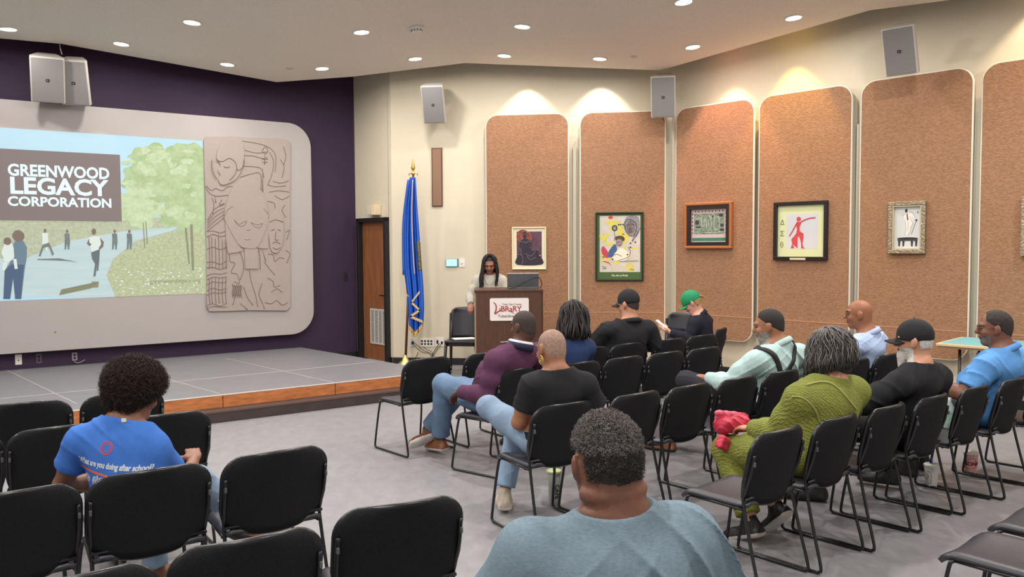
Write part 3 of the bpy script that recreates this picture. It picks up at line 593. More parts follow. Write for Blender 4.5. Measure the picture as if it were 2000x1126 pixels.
lay('table_top', P(el(418, 790, 200, 24)), skd, 3); lay('table_rim', P([(225, 800), (610, 800), (600, 840), (235, 840)]), am('table_grey', (70, 68, 66)), 3)
for x in (240, 320, 480, 560): lay('table_leg', P([(x, 830), (x+45, 830), (x+35, 945), (x+8, 945)]), skd, 3)
lay('emblem', P([(600, 250), (612, 300), (588, 300)]), skd, 3)
# 6 cut by the frame
lab_mats['base'] = am('print_grey', (150, 140, 130), noise=.3, nscale=8)
picture('R', 1996, 382, 2072, 500, 'ornate silver framed picture, only its left edge inside the photo', .05, m_silver, fd=.05)
# ---------------------------------------------------------------- small wall fittings
def plate(w, x0, y0, x1, y1, name, lab, cat, m, off=0., group=None, d=.01):
    s0, z1 = wpx(w, x0, y0, off); s1, z0 = wpx(w, x1, y1, off)
    t = thing(name, lab, cat, mw=wmat(w, (s0+s1)/2, (z0+z1)/2, off), group=group); W_, H_ = abs(s1-s0), abs(z1-z0)
    MB().prism(rrect(W_, H_, .004, 3), 0, d).obj('plate', m, t, bevel=.001); return t, W_, H_
t, a, b = plate('B', 843, 289, 865, 403, 'wall_grille', 'narrow tall brown grille on the cream wall right of the flag', 'grille', mat('grille_frame', (84, 56, 44), .5), d=.02)
MB().box((0, 0, .021), (a-.03, b-.03, .006)).obj('mesh_panel', mat('grille_brown', (138, 106, 84), .8, noise=.15, nscale=120), t)
t, a, b = plate('B', 871.5, 505, 895, 520.5, 'thermostat', 'small glowing pale blue touch screen on the cream wall', 'thermostat', mat('thermostat_case', (74, 110, 124), .4), d=.022)
MB().box((-.004, .002, .0225), (a-.02, b-.014, .002)).obj('display', mat('display_blue', (150, 226, 240), .4, emit=.75), t)
MB().lathe([(.0001, .001), (.010, .001)], 12, cap=False).obj('icon', mat('display_icon', (120, 190, 204), .5, emit=.5), t, mw=Matrix.Translation((0, 0, .0235)))
t, a, b = plate('B', 897, 504, 908.5, 521, 'dimmer_switch', 'white wall switch plate beside the blue touch screen', 'switch', m_white)
MB().lathe([(.012, 0), (.012, .012), (.0001, .013)], 14, cap=False).obj('knob', m_white, t, mw=Matrix.Translation((0, 0, .01)))
t, a, b = plate('B', 801, 660, 812, 676, 'wall_outlet', 'grey wall outlet with black plug below the flag', 'outlet', m_grille)
MB().box((0, -.004, .02), (.03, .05, .03)).obj('plug', m_black, t, bevel=.006)
t, a, b = plate('B', 820.5, 660, 848, 676.5, 'jack_plate', 'wide white wall plate with two rows of black sockets', 'jack plate', m_white)
for i in range(4):
    for j in range(2): MB().box((-.075+.047*i, .020-.042*j, .0105), (.028, .027, .003)).obj('socket', m_dark, t)
t, a, b = plate('B', 850, 658, 867.5, 676, 'wall_outlet', 'white double wall outlet with cables plugged in, nearest the podium chair', 'outlet', m_white)
MB().box((-.03, 0, .012), (.026, .05, .012)).obj('plug', m_black, t); MB().box((.035, -.012, .012), (.026, .04, .016)).obj('plug', m_black, t)
cb = MB()
for l in ([(806, 670), (815, 680), (825, 687), (838, 690), (845, 700)], [(808, 668), (818, 676), (828, 684), (840, 689), (845, 695)], [(826, 676), (834, 682), (843, 686), (845, 694)], [(858, 670), (851, 680), (846, 690), (844, 700)], [(861, 672), (853, 683), (847, 692), (844, 700)], [(816, 687), (815, 692), (811, 699)]):
    cb.tube(catmull([wpt('B', *wpx('B', x, y, .03), .03) for x, y in l], 5), .0045, 6)
setprops(cb.obj('power_cords', mat('cord', (60, 48, 38), .5), smooth=True), 'bundle of thin dark cords hanging from the wall outlets near the podium', 'cords')
t, a, b = plate('L', 29, 692, 43, 711, 'wall_outlet', 'white outlet plate on the purple wall below the screen, leftmost', 'outlet', m_white)
MB().box((0, -.01, .0105), (.012, .014, .003)).obj('socket', m_dark, t)
t, a, b = plate('L', 70, 690, 82, 709, 'wall_outlet', 'purple painted double outlet below the screen, middle one', 'outlet', mat('plate_purple', (84, 66, 86), .5))
for k in (-1, 1): MB().lathe([(.016, 0), (.016, .002), (.0001, .003)], 14, cap=False).obj('socket', m_dark, t, mw=Matrix.Translation((0, .022*k, .01)))
t, a, b = plate('L', 140, 688, 151, 703, 'wall_outlet', 'grey outlet below the screen with a short pale cable hanging from it', 'outlet', mat('plate_grey', (140, 128, 140), .5))
for k in (-1, 1): MB().lathe([(.014, 0), (.014, .002), (.0001, .003)], 14, cap=False).obj('socket', m_dark, t, mw=Matrix.Translation((0, .02*k, .01)))
c_ = MB().tube(catmull([wpt('L', *wpx('L', x, y, .03), .03) for x, y in ((144, 704), (149, 708), (157, 707), (166, 702))], 5), .006, 6).obj('short_cable', mat('cable_pale', (150, 138, 146), .5), smooth=True)
setprops(c_, 'short pale cable end hanging at the purple wall below the screen', 'cable')
t, a, b = plate('L', 671, 531, 679, 547, 'wall_switch', 'dark switch plate on the purple wall right of the screen', 'switch', mat('plate_dark', (34, 28, 36), .5))
MB().box((0, 0, .011), (.03, .05, .003)).obj('rocker', m_dark, t)
s_, z_ = wpx('D', 731, 410, .05)
t = thing('wall_box', 'small cream box on the wall above the brown door', 'wall fitting', mw=wmat('D', s_, z_, 0))
MB().box((-.06, 0, .045), (.14, .13, .09)).obj('housing', m_wall, t, bevel=.004); MB().box((.06, 0, .06), (.10, .15, .11)).obj('cover', mat('box_cream', (226, 208, 168), .5), t, bevel=.004)
# ---------------------------------------------------------------- flag
base = (-1.53, 11.62)
fl = thing('flag', 'blue state flag hanging on a brown and brass pole on a gold floor stand', 'flag', (base[0], base[1], 0))
q0 = np.array([0, 0, 0.]); q1 = np.array([.155, .02, 2.93]); ax = lambda k: tuple(q0+(q1-q0)*k)
MB().lathe([(.0001, .0), (.17, .0), (.17, .015), (.12, .03), (.10, .06), (.05, .10), (.03, .16), (.024, .18)], 32, cap=False).obj('stand', mat('stand_gold', (214, 196, 130), .3, metal=.7), fl, smooth=True)
MB().tube([ax(.03), ax(.39)], .018, 12).obj('pole', mat('pole_brown', (84, 46, 26), .4), fl, smooth=True)
MB().tube([ax(.39), ax(.46)], .020, 12).obj('pole_sleeve', m_brass, fl, smooth=True); MB().tube([ax(.455), ax(.475)], .03, 12).obj('collar', m_brass, fl, smooth=True)
MB().tube([ax(.46), ax(.93)], .016, 12).obj('upper_pole', mat('pole_brown', (84, 46, 26)), fl, smooth=True)
fb = np.array(ax(.93)); mb = MB(); mb.lathe([(.014, 0), (.028, .015), (.03, .03), (.012, .05), (.012, .07), (.026, .085), (.03, .1), (.004, .22), (.0001, .235)], 14, c=tuple(fb), cap=False)
for k in (-1, 1): mb.tube([tuple(fb+[0, 0, .02]), tuple(fb+[.05*k, 0, .03]), tuple(fb+[.06*k, 0, .0])], .008, 6)
mb.obj('finial', m_brass, fl, smooth=True)
# cloth: gathered cone of folds from the top of the pole
def fpt(u, v, wob=1.):
    # v 0 top..1 bottom, u 0..1 across
    keys = [(0, 806, 346, 12), (.18, 803, 400, 24), (.4, 804, 470, 33), (.55, 806, 520, 36), (.68, 810, 560, 34), (.85, 813, 610, 31), (1., 813, 648, 28), (1.2, 813, 672, 26)]
    for (a, xa, ya, wa), (b, xb, yb, wb) in zip(keys, keys[1:]):
        if v <= b+1e-9:
            k = (v-a)/(b-a); x = xa+(xb-xa)*k; y = ya+(yb-ya)*k; w_ = wa+(wb-wa)*k; break
    px = x+(u-.5)*w_; py = y
    if v > .66: py += (v-.66)/.34*(-34*abs(u-.42)**1.0+4) 
    Y = 11.52+.035*math.sin(u*19+v*2)*min(1, .25+v)*wob+.02*math.sin(u*41)
    p = at(px, py, Y); return (p[0]-base[0], p[1]-base[1], p[2])
NU, NV = 60, 70
def fgrid(u0, u1, v0, v1, off, m, name, nu=NU, nv=NV, par=fl, crop_=None):
    mb = MB(); vs = [fpt(u0+(u1-u0)*i/nu, v0+(v1-v0)*j/nv) for j in range(nv+1) for i in range(nu+1)]
    vs = [(a, b-off, c) for a, b, c in vs]
    mb.add(vs, [(j*(nu+1)+i, j*(nu+1)+i+1, (j+1)*(nu+1)+i+1, (j+1)*(nu+1)+i) for j in range(nv) for i in range(nu)])
    o = mb.obj(name, m, par, smooth=True); k = o.modifiers.new('s', 'SOLIDIFY'); k.thickness = .004; return o
fc = fgrid(0, 1, 0, 1, 0, mat('flag_blue', (34, 96, 196), .55, noise=.1, nscale=12), 'cloth')
gold = mat('flag_gold', (214, 172, 92), .7, noise=.2, nscale=60)
fgrid(.0, 1, .985, 1.045, .003, gold, 'fringe', 40, 4)
def fline(pts, r, m, name, off=.03, sm=6):
    mb = MB(); P = []
    for u, v in pts: a, b, c = fpt(u, v); P.append((a, 11.44-base[1], c))
    mb.tube(catmull(P, sm), r, 6); return mb.obj(name, m, fl, smooth=True)
fline([(.62, .02), (.58, .2), (.56, .35), (.58, .5), (.6, .6)], .007, mat('cord_pink', (206, 178, 170), .6), 'cord')
fline([(.02, .68), (.0, .72), (.12, .75)], .006, gold, 'fringe_edge')
# twisted blue and white rope at the left edge
mb = MB()
for k in range(60):
    v = .04+k*.0095; a, b, c = fpt(.02, v); mb.tube([(a-.008, 11.445-base[1], c-.010), (a+.020, 11.44-base[1], c+.008)], .004, 5)
mb.obj('twisted_rope', mat('rope_pale', (120, 170, 226), .6), fl, smooth=True); fline([(.03, .02), (.02, .3), (.02, .6)], .016, mat('rope_blue', (26, 76, 176), .6), 'rope_core')
# crest fragment and ribbon
fgrid(.80, 1.0, .40, .575, .010, mat('crest_tan', (150, 130, 84), .7, noise=0, nscale=26, col2=(36, 44, 40)), 'crest', 10, 20)
mb = MB(); rb = [(.80, .725), (.28, .79), (.74, .855), (.14, .905), (1.0, .985)]
for (a, b) in zip(rb, rb[1:]):
    pa, pb = [np.array(fpt(*k)) for k in (a, b)]; pa[1] = pb[1] = 11.44-base[1]; h_ = np.array([0, 0, .038])
    mb.add([pa, pb, pb+h_, pa+h_], [(0, 1, 2, 3)]); mb.add([pa+[0, .004, 0], pb+[0, .004, 0], pb+h_+[0, .004, 0], pa+h_+[0, .004, 0]], [(3, 2, 1, 0)])
mb.obj('ribbon', mat('ribbon_tan', (206, 170, 110), .7, noise=.15, nscale=30), fl)
# ---------------------------------------------------------------- podium
pd = thing('podium', 'dark wooden lectern with a white library sign on its front', 'lectern', (-.05, 10.2, 0), math.radians(2.5))
m_pw = mat('podium_wood', (78, 48, 34), .45, noise=.25, nscale=9, stretch=(9, 9, .8))
m_ps = mat('podium_side', (158, 136, 112), .6)
mb = MB(); mb.box((0, -.235, .59), (.80, .03, 1.16)); mb.obj('front_panel', m_pw, pd, bevel=.004)
for k in (-1, 1): MB().box((k*.40, .02, .585), (.04, .48, 1.15)).obj('side_panel', m_ps if k < 0 else m_pw, pd, bevel=.004)
MB().box((0, .02, 1.178), (.84, .56, .03)).obj('top', m_pw, pd, bevel=.006); MB().box((0, .02, .04), (.76, .45, .08)).obj('plinth', m_base, pd); MB().box((0, .03, .7), (.76, .42, .02)).obj('shelf', m_pw, pd)
sg = MB().prism(rrect(.475, .275, .02, 4), 0, .010, ax=lambda x, y, z: (x, -z, y)).obj('sign', mat('sign_white', (222, 212, 208), .5), pd, mw=Matrix.Translation((.005, -.251, .95)))
maroon = mat('sign_maroon', (150, 52, 56), .6); brown = mat('sign_brown', (110, 74, 72), .6)
RX = Matrix.Rotation(math.pi/2, 4, 'X')
def stext(body, size, x, z, m, bold=0., sp_=1., nm='lettering'): link(nm, text_mesh(body, size, .0005, bold, 'LEFT', 0, sp_), m, sg, mw=Matrix.Translation((x, -.0115, z)) @ RX)
stext('ıBRaRY', .094, -.125, -.025, maroon, .0015, .96); stext('Tulsa City-County', .034, -.09, .052, brown, 0, .95); stext('TulsaLibrary.org', .046, -.14, -.095, brown, .0006)
mb = MB(); mb.tube(catmull([(-.195, -.012, .09), (-.165, -.012, .06), (-.16, -.012, .01), (-.175, -.012, -.05), (-.13, -.012, -.02), (-.10, -.012, -.012)], 6), [.004+.004*math.sin(math.pi*i/30) for i in range(31)], 6); mb.tube([(-.118, -.012, .05), (-.113, -.012, .05)], .006, 6)
mb.tube(catmull([(.0, -.012, -.02), (.035, -.012, -.035), (.055, -.012, -.05)], 4), .004, 6); mb.obj('flourish', maroon, sg, smooth=True)
lp = thing('laptop', 'open grey laptop standing on top of the podium', 'laptop', (.13, 10.17, 1.193), math.radians(2))
MB().box((0, .0, .009), (.36, .25, .018)).obj('base', mat('laptop_grey', (96, 98, 102), .4, metal=.3), lp, bevel=.004)
MB().box((0, -.135, .098), (.385, .010, .19), R=Matrix.Rotation(math.radians(14), 3, 'X')).obj('lid', mat('laptop_grey', (96, 98, 102)), lp, bevel=.003)
MB().box((0, -.112, .192), (.385, .014, .008)).obj('lid_edge', mat('laptop_edge', (206, 196, 200), .4), lp)
c_ = MB().tube(catmull([(-.03, 9.99, 1.20), (.08, 9.985, 1.235), (.22, 9.99, 1.31), (.33, 10.02, 1.33), (.37, 10.1, 1.24), (.35, 10.25, 1.20)], 6), .005, 6).obj('cord', m_black, smooth=True)
c_.parent = lp; c_.matrix_parent_inverse = (Matrix.Translation((.13, 10.17, 1.193)) @ Matrix.Rotation(math.radians(2), 4, 'Z')).inverted()
# ---------------------------------------------------------------- stacking chairs
def chair_parts():
    t = thing('stacking_chair', 'x', 'chair')
    # seat: dished plastic sheet with a rolled front edge
    nu, nv = 14, 14; mb = MB(); vs = []
    for j in range(nv+1):
        for i in range(nu+1):
            u = i/nu*2-1; v = j/nv; y = -.17+.42*v; hw = .225-.012*v
            if v > .9: hw -= .02*((v-.9)/.1)**2
            x = u*hw; z = .445-.010*math.cos(u*1.4)+.006*u*u
            if v > .82: z -= .040*((v-.82)/.18)**2
            if abs(u) > .86: z -= .012*((abs(u)-.86)/.14)**2
            if v < .12: z += .012*((.12-v)/.12)
            vs.append((x, y, z))
    mb.add(vs, [(j*(nu+1)+i, j*(nu+1)+i+1, (j+1)*(nu+1)+i+1, (j+1)*(nu+1)+i) for j in range(nv) for i in range(nu)])
    o = mb.obj('seat', m_plastic, t, smooth=True); k = o.modifiers.new('s', 'SOLIDIFY'); k.thickness = .020; k.offset = -1
    # backrest
    nu, nv = 20, 16; ztop, mb = .785, MB()
    def half(z):
        if z > ztop-.092: q = (z-(ztop-.092))/.092; return .240-.092+.092*math.sqrt(max(0, 1-q*q*.985))
        if z < .56: return .240-.035*((.56-z)/.12)**1.3
        return .240
    vs = []; ring = []
    for j in range(nv+1):
        tt = j/nv; tt = 1-(1-tt)**1.5
        for i in range(nu+1):
            u = i/nu*2-1; zb = .422+.045*u*u*u*u+.012*u*u; z0 = zb+(ztop-zb)*tt; x = u*half(z0)
            zz = z0+(.012*(1-u*u) if tt > .5 else .012*(1-u*u)*tt*2)
            y = -.145-.075*(z0-.44)/.34-.050*(1-u*u)+.012
            vs.append((x, y, zz))
    fs = [(j*(nu+1)+i, (j+1)*(nu+1)+i, (j+1)*(nu+1)+i+1, j*(nu+1)+i+1) for j in range(nv) for i in range(nu)]
    mb.add(vs, fs); o = mb.obj('backrest', m_fabric, t, smooth=True); k = o.modifiers.new('s', 'SOLIDIFY'); k.thickness = .022; k.offset = 0
    idx = [0*(nu+1)+i for i in range(nu+1)]+[j*(nu+1)+nu for j in range(1, nv+1)]+[nv*(nu+1)+i for i in range(nu-1, -1, -1)]+[j*(nu+1) for j in range(nv-1, 0, -1)]
    MB().tube([vs[q] for q in idx], .0115, 8, closed=True).obj('shell_rim', m_rim, t, smooth=True)
    for s in (-1, 1):
        P = [(s*.232, -.212, .70), (s*.234, -.19, .60), (s*.228, -.155, .50), (s*.225, -.150, .44), (s*.232, -.20, .22), (s*.238, -.245, .045), (s*.238, -.235, .014), (s*.238, -.20, .010), (s*.238, 0, .010), (s*.238, .20, .010), (s*.238, .238, .016), (s*.236, .245, .05), (s*.228, .215, .25), (s*.215, .195, .39), (s*.205, .185, .410), (s*.19, .175, .412)]
        MB().tube(catmull(P, 4), .0088, 8).obj('leg', m_rod, t, smooth=True)
        MB().box((s*.234, -.212, .655), (.011, .016, .024)).obj('clip', m_clip, t, bevel=.003)
    mb = MB()
    for y, z, w_ in ((.17, .412, .20), (-.10, .412, .225), (-.165, .47, .23)): mb.tube([(-w_, y, z), (w_, y, z)], .008, 8)
    for s in (-1, 1): mb.tube([(s*.2, .18, .412), (s*.222, -.14, .416)], .008, 8)
    mb.obj('seat_frame', m_rod, t, smooth=True)
    return t
CH0 = chair_parts(); used = False
def copy_tree(o, parent=None):
    c = o.copy(); COL.objects.link(c)
    if parent: c.parent = parent
    for ch in list(o.children):
        if ch.name.split('.')[0] in ('lamp',): continue
        copy_tree(ch, c)
    return c
F36 = np.array([-.588, .809]); R36 = np.array([.809, .588])
def chair(x, y, deg, lab, group):
    global used
    c = CH0 if not used else copy_tree(CH0); used = True
    c.location = (x, y, 0); c.rotation_euler = (0, 0, math.radians(deg)); c['label'] = lab; c['group'] = group; return c
g1, g2, g3, g4 = 'black stacking chairs on the right, nearest row', 'black stacking chairs on the right, second row', 'black stacking chairs on the right, third row', 'black stacking chairs on the right, front row'
gl = 'black stacking chairs in the left block'
CHS = [
 (1.20, 4.23, 42, 'empty black stacking chair left of the woman in green, seat toward the camera side', g1),
 (1.61, 4.52, 42, 'black stacking chair the woman in the green sweater sits on', g1),
 (2.02, 4.82, 42, 'black stacking chair between the green sweater woman and the white bearded man', g1),
 (2.43, 5.12, 42, 'black stacking chair the white bearded man in the black cap sits on', g1),
 (2.86, 5.43, 42, 'black stacking chair between the bearded man and the blue polo man', g1),
 (3.29, 5.73, 42, 'black stacking chair the man in the blue polo sits on', g1),
 (3.71, 6.03, 42, 'black stacking chair right of the blue polo man, cut by the right edge', g1),
 (.20, 4.96, 34, 'black stacking chair the shaved head woman in the black T-shirt sits on', g2),
 (.64, 5.25, 41, 'empty black stacking chair directly behind the grey-haired foreground man\'s head', g2),
 (1.04, 5.54, 41, 'empty black stacking chair above brown shoes, two left of the suspenders man', g2),
 (1.44, 5.83, 41, 'empty black stacking chair immediately left of the suspenders man', g2),
 (1.84, 6.12, 41, 'black stacking chair the man in suspenders sits on', g2),
 (2.24, 6.41, 41, 'black stacking chair mostly hidden behind the grey bob of the woman in green', g2),
 (2.63, 6.71, 41, 'black stacking chair just left of the one the bald man in light blue sits on', g2),
 (3.02, 7.00, 41, 'black stacking chair the bald man in the light blue shirt sits on', g2),
 (-.13, 6.28, 53, 'black stacking chair the man in the purple pullover sits on', g3),
 (.40, 6.62, 39, 'black stacking chair the woman with long locs sits on', g3),
 (.80, 6.91, 39, 'empty black stacking chair right of the woman with locs, leftmost of three empty ones', g3),
 (1.20, 7.20, 39, 'empty black stacking chair, middle of the three empty ones left of the suspenders man', g3),
 (1.60, 7.49, 39, 'empty black stacking chair, rightmost of three, in front of the suspenders man\'s hand', g3),
 (-.84, 6.92, 42, 'empty black stacking chair standing alone beside the stage corner', g4),
 (-.34, 7.25, 38, 'empty black stacking chair behind the purple pullover man\'s arm, next to the stage corner chair', g4),
 (.58, 7.57, 37, 'black stacking chair between the locs woman and the black cap man', g4),
 (.98, 7.87, 37, 'black stacking chair the man in the black cap and black shirt sits on', g4),
 (1.43, 8.19, 38, 'empty black stacking chair below the green capped woman\'s hands', g4),
 (1.82, 8.52, 38, 'empty black stacking chair in front of the green capped woman\'s back, at the row end', g4),
 (2.12, 9.12, 62, 'black stacking chair the woman in the green cap sits on', g4),
 (-1.64, 3.56, 36, 'black stacking chair the person in the blue T-shirt sits on', gl),
 (-2.05, 3.26, 36, 'black stacking chair left of the blue T-shirt person, in the same row', gl),
 (-1.20, 3.86, 36, 'empty black stacking chair right of the blue T-shirt person, in the open aisle', gl),
 (-.96, 2.76, 32, 'black stacking chair at the bottom edge, behind the empty aisle chair', gl),
 (-.50, 3.12, 26, 'black stacking chair at the bottom centre, left of the foreground man', gl),
 (-1.38, 2.46, 32, 'black stacking chair at the bottom edge, only the top of its back in view', gl),
 (-2.06, 4.70, 36, 'black stacking chair with its back against the step, right of the afro hair', gl),
 (-2.48, 4.40, 36, 'black stacking chair just left of the blue T-shirt shoulder', gl),
 (-2.90, 4.13, 36, 'black stacking chair at the left edge, only a strip in view', gl),
 (-3.04, 5.08, 30, 'black stacking chair farthest up at the left edge of the photo', gl),
 (-2.62, 5.38, 36, 'black stacking chair partly hidden left of the afro hair, in front of the stage', gl),
 (2.09, 3.31, 40, 'empty chair at the lower right corner, nearest grey seat', 'empty chairs at the lower right corner'),
 (2.50, 3.66, 40, 'empty chair at the right edge, grey seat behind the nearest one', 'empty chairs at the lower right corner')]
for c in CHS: chair(*c)
# ---------------------------------------------------------------- moulded chairs
m_mould = mat('moulded_black', (34, 34, 40), .35, bump=.1, bscale=200)
def moulded(x, y, rot, lab):
    t = thing('moulded_chair', lab, 'chair', (x, y, 0), rot, group='moulded plastic chairs')
    mb = MB(); nu, nv = 14, 10; vs = []
    for j in range(nv+1):
        for i in range(nu+1):
            u = i/nu*2-1; v = j/nv; hw = .225 if v < .75 else .225-.06*((v-.75)/.25)**2.5
            vs.append((u*hw, -.20-.07*v-.05*(1-u*u), .46+.42*v-(.02*u**4 if v > .9 else 0)))
    mb.add(vs, [(j*(nu+1)+i, (j+1)*(nu+1)+i, (j+1)*(nu+1)+i+1, j*(nu+1)+i+1) for j in range(nv) for i in range(nu)])
    o = mb.obj('backrest', m_mould, t, smooth=True); k = o.modifiers.new('s', 'SOLIDIFY'); k.thickness = .02
    MB().prism(rrect(.46, .46, .06, 5),   .435, .46).obj('seat', m_mould, t, bevel=.006)
    MB().prism(rrect(.40, .40, .04, 4), .39, .436).obj('seat_frame', m_black, t)
    for sx in (-1, 1):
        MB().tube([(sx*.20, .19, .44), (sx*.225, .23, 0.001)], [.022, .016], 8).obj('leg', m_black, t, smooth=True)
        MB().tube([(sx*.22, -.25, .70), (sx*.215, -.19, .44), (sx*.235, -.26, 0.001)], [.018, .022, .016], 8).obj('leg', m_black, t, smooth=True)
        MB().prism([(-.235, .44), (-.20, .44), (-.25, .80), (-.285, .70)], -.012, .012, ax=lambda x, y, z, s=sx: (s*.232+z, x, y)).obj('side_wing', m_black, t)
    return t
moulded(-.66, 11.05, math.radians(172), 'black moulded chair left of the podium facing the audience')
moulded(2.02, 9.95, math.radians(150), 'black moulded chair back showing behind the woman in the green cap')
o = MB().prism(rrect(.30, .21, .005, 2), 0, .006).obj('paper_stack', mat('paper', (226, 222, 218), .8), mw=Matrix.Translation((-.66, 11.13, .461)) @ Matrix.Rotation(.3, 4, 'Z'))
setprops(o, 'white papers lying on the black chair beside the podium', 'papers')
# ---------------------------------------------------------------- folding table
tb0 = np.array([4.17, 8.04]); tc = tb0+DR*.90-np.array([DR[1], -DR[0]])*0; nb = -NR
ctr = tb0+DR*.92+nb*.38
t = thing('folding_table', 'tan folding table with a teal cover along the right wall behind the polo man', 'table', (float(ctr[0]), float(ctr[1]), 0), aR)
MB().box((0, 0, .727), (1.83, .76, .028)).obj('tabletop', mat('table_tan', (206, 180, 140), .5), t, bevel=.006)
MB().box((0, 0, .705), (1.80, .73, .02)).obj('apron', mat('table_apron', (150, 120, 86), .6), t)
for s in (-1, 1):
    mb = MB(); P = [(s*.72, -.30, .70), (s*.72, -.30, .02), (s*.72, -.28, .012), (s*.72, .28, .012), (s*.72, .30, .02), (s*.72, .30, .70)]; mb.tube(P, .014, 8); mb.tube([(s*.72, -.3, .3), (s*.72, .3, .3)], .010, 8)
    mb.obj('leg_frame', m_rod, t, smooth=True); MB().tube([(s*.72, 0, .42), (s*.28, 0, .70)], .011, 8).obj('brace', m_rod, t, smooth=True)
    MB().tube([(s*.72, -.28, .42), (s*.28, -.28, .70)], .011, 8).obj('brace', m_rod, t, smooth=True)
MB().prism(rrect(1.75, .70, .02, 2), 0, .003).obj('table_cover', mat('teal_cover', (116, 178, 182), .45), mw=t.matrix_world if False else Matrix.Translation((float(ctr[0]), float(ctr[1]), .7415)) @ Matrix.Rotation(aR, 4, 'Z'))
o = bpy.data.objects['table_cover']; setprops(o, 'teal plastic sheet spread on the folding table', 'table cover')
# ---------------------------------------------------------------- cups, bottle, bag
def cup(x, y, lab, prof, mats, name='drink_cup'):
    t = thing(name, lab, 'cup', (x, y, 0)); return t
t = cup(.27, 5.36, 'tall translucent cup with pale green lid and straw under the shaved head woman\'s chair', None, None)
MB().lathe([(.001, 0.001), (.033, 0.001), (.048, .225), (.046, .226)], 28, cap=False).obj('body', mat('cup_frost', (206, 206, 196), .35), t, smooth=True)
MB().lathe([(.050, .222), (.052, .230), (.048, .236), (.0001, .238)], 28, cap=False).obj('lid', mat('cup_lid_green', (226, 238, 172), .4), t, smooth=True)
MB().tube([(0, 0, .12), (.0, .0, .30)], .007, 10).obj('straw', mat('straw_teal', (140, 200, 190), .4), t, smooth=True)
me = text_mesh('CAFE', .042, .0006, .001)
for v in me.vertices:
    x_, y_ = v.co.x, v.co.y; q_ = math.radians(-68)+(y_-.01)/.042; r_ = .0335+.0150*(.185-x_)/.225+.0022; v.co = (r_*math.cos(q_), r_*math.sin(q_), .150-x_)
link('lettering', me, mat('cafe_blue', (40, 96, 110), .5), t)
def paper_cup(x, y, h, lab, m, straw, decor):
    t = thing('drink_cup', lab, 'cup', (x, y, 0)); 
    MB().lathe([(.001, .001), (.036, .001), (.037, .006), (.050, h)], 28, cap=False).obj('body', m, t, smooth=True)
    MB().lathe([(.052, h-.004), (.053, h+.004), (.048, h+.010), (.044, h+.012), (.0001, h+.006)], 28, cap=False).obj('lid', mat('cup_lid_white', (224, 222, 216), .4), t, smooth=True)
    if straw: MB().tube([(0, 0, h*.5), (.004, 0, h+.05)], .0045, 8).obj('straw', mat('straw_blue', (54, 86, 170), .4), t, smooth=True)
    mb = MB()
    for l in decor:
        P = []
        for a, z in l: q_ = math.radians(a); r_ = .037+.013*z/h+.0006; P.append((r_*math.cos(q_), r_*math.sin(q_), z))
        mb.tube(catmull(P, 6), .0012, 5)
    mb.obj('printed_line', mat('cup_ink' if 'white' in lab else 'cup_red', (60, 60, 66) if 'white' in lab else (158, 40, 70), .6), t); return t
paper_cup(2.96, 5.72, .155, 'white paper cup with blue straw on the floor under the chairs by the bearded man', mat('cup_white', (214, 210, 200), .6), True, [[(-150, .12), (-125, .11), (-115, .085), (-125, .06), (-118, .04), (-150, .03)], [(-160, .1), (-140, .085), (-160, .06)]])
t = paper_cup(3.43, 6.06, .155, 'pink drink cup with dark red letters NIC under the polo man\'s chair', mat('cup_pink', (206, 156, 150), .6), False, [[(-170, .06), (-140, .045), (-100, .045), (-70, .06)], [(-165, .095), (-130, .115), (-90, .12), (-75, .10)], [(-70, .11), (-82, .085), (-70, .06)]])
me = text_mesh('SONIC', .040, .0006, .0018, 'LEFT', .15)
for v in me.vertices:
    x_, y_ = v.co.x, v.co.y; z_ = .066+y_; q_ = math.radians(-174)+x_/.046; r_ = .037+.013*z_/.155+.0012; v.co = (r_*math.cos(q_), r_*math.sin(q_), z_)
link('lettering', me, mat('cup_red', (158, 40, 70), .6), t)
# bottle held low between the chairs
t = thing('water_bottle', 'clear bottle with green lettered label beside the polo man\'s chair', 'bottle', (3.02, 5.62, .44))
MB().lathe([(.001, 0), (.03, 0), (.034, .01), (.034, .15), (.014, .19), (.014, .215), (.0001, .216)], 20, cap=False).obj('body', mat('bottle_clear', (176, 186, 184), .2), t, smooth=True)
MB().lathe([(.0348, .04), (.0348, .12)], 20, cap=False).obj('label_band', mat('bottle_label', (150, 190, 172), .5), t, smooth=True)
# phone on the seat of the empty chair next to the blue shirt
t = thing('phone', 'white cased phone lying on the black seat beside the blue T-shirt person', 'phone', (-1.40, 4.02, .452), .9)
MB().prism(rrect(.075, .15, .012, 4), 0, .008).obj('case', mat('phone_white', (222, 222, 220), .4), t, bevel=.002); MB().prism(rrect(.06, .132, .008, 4), .008, .0092).obj('screen_glass', m_black, t)
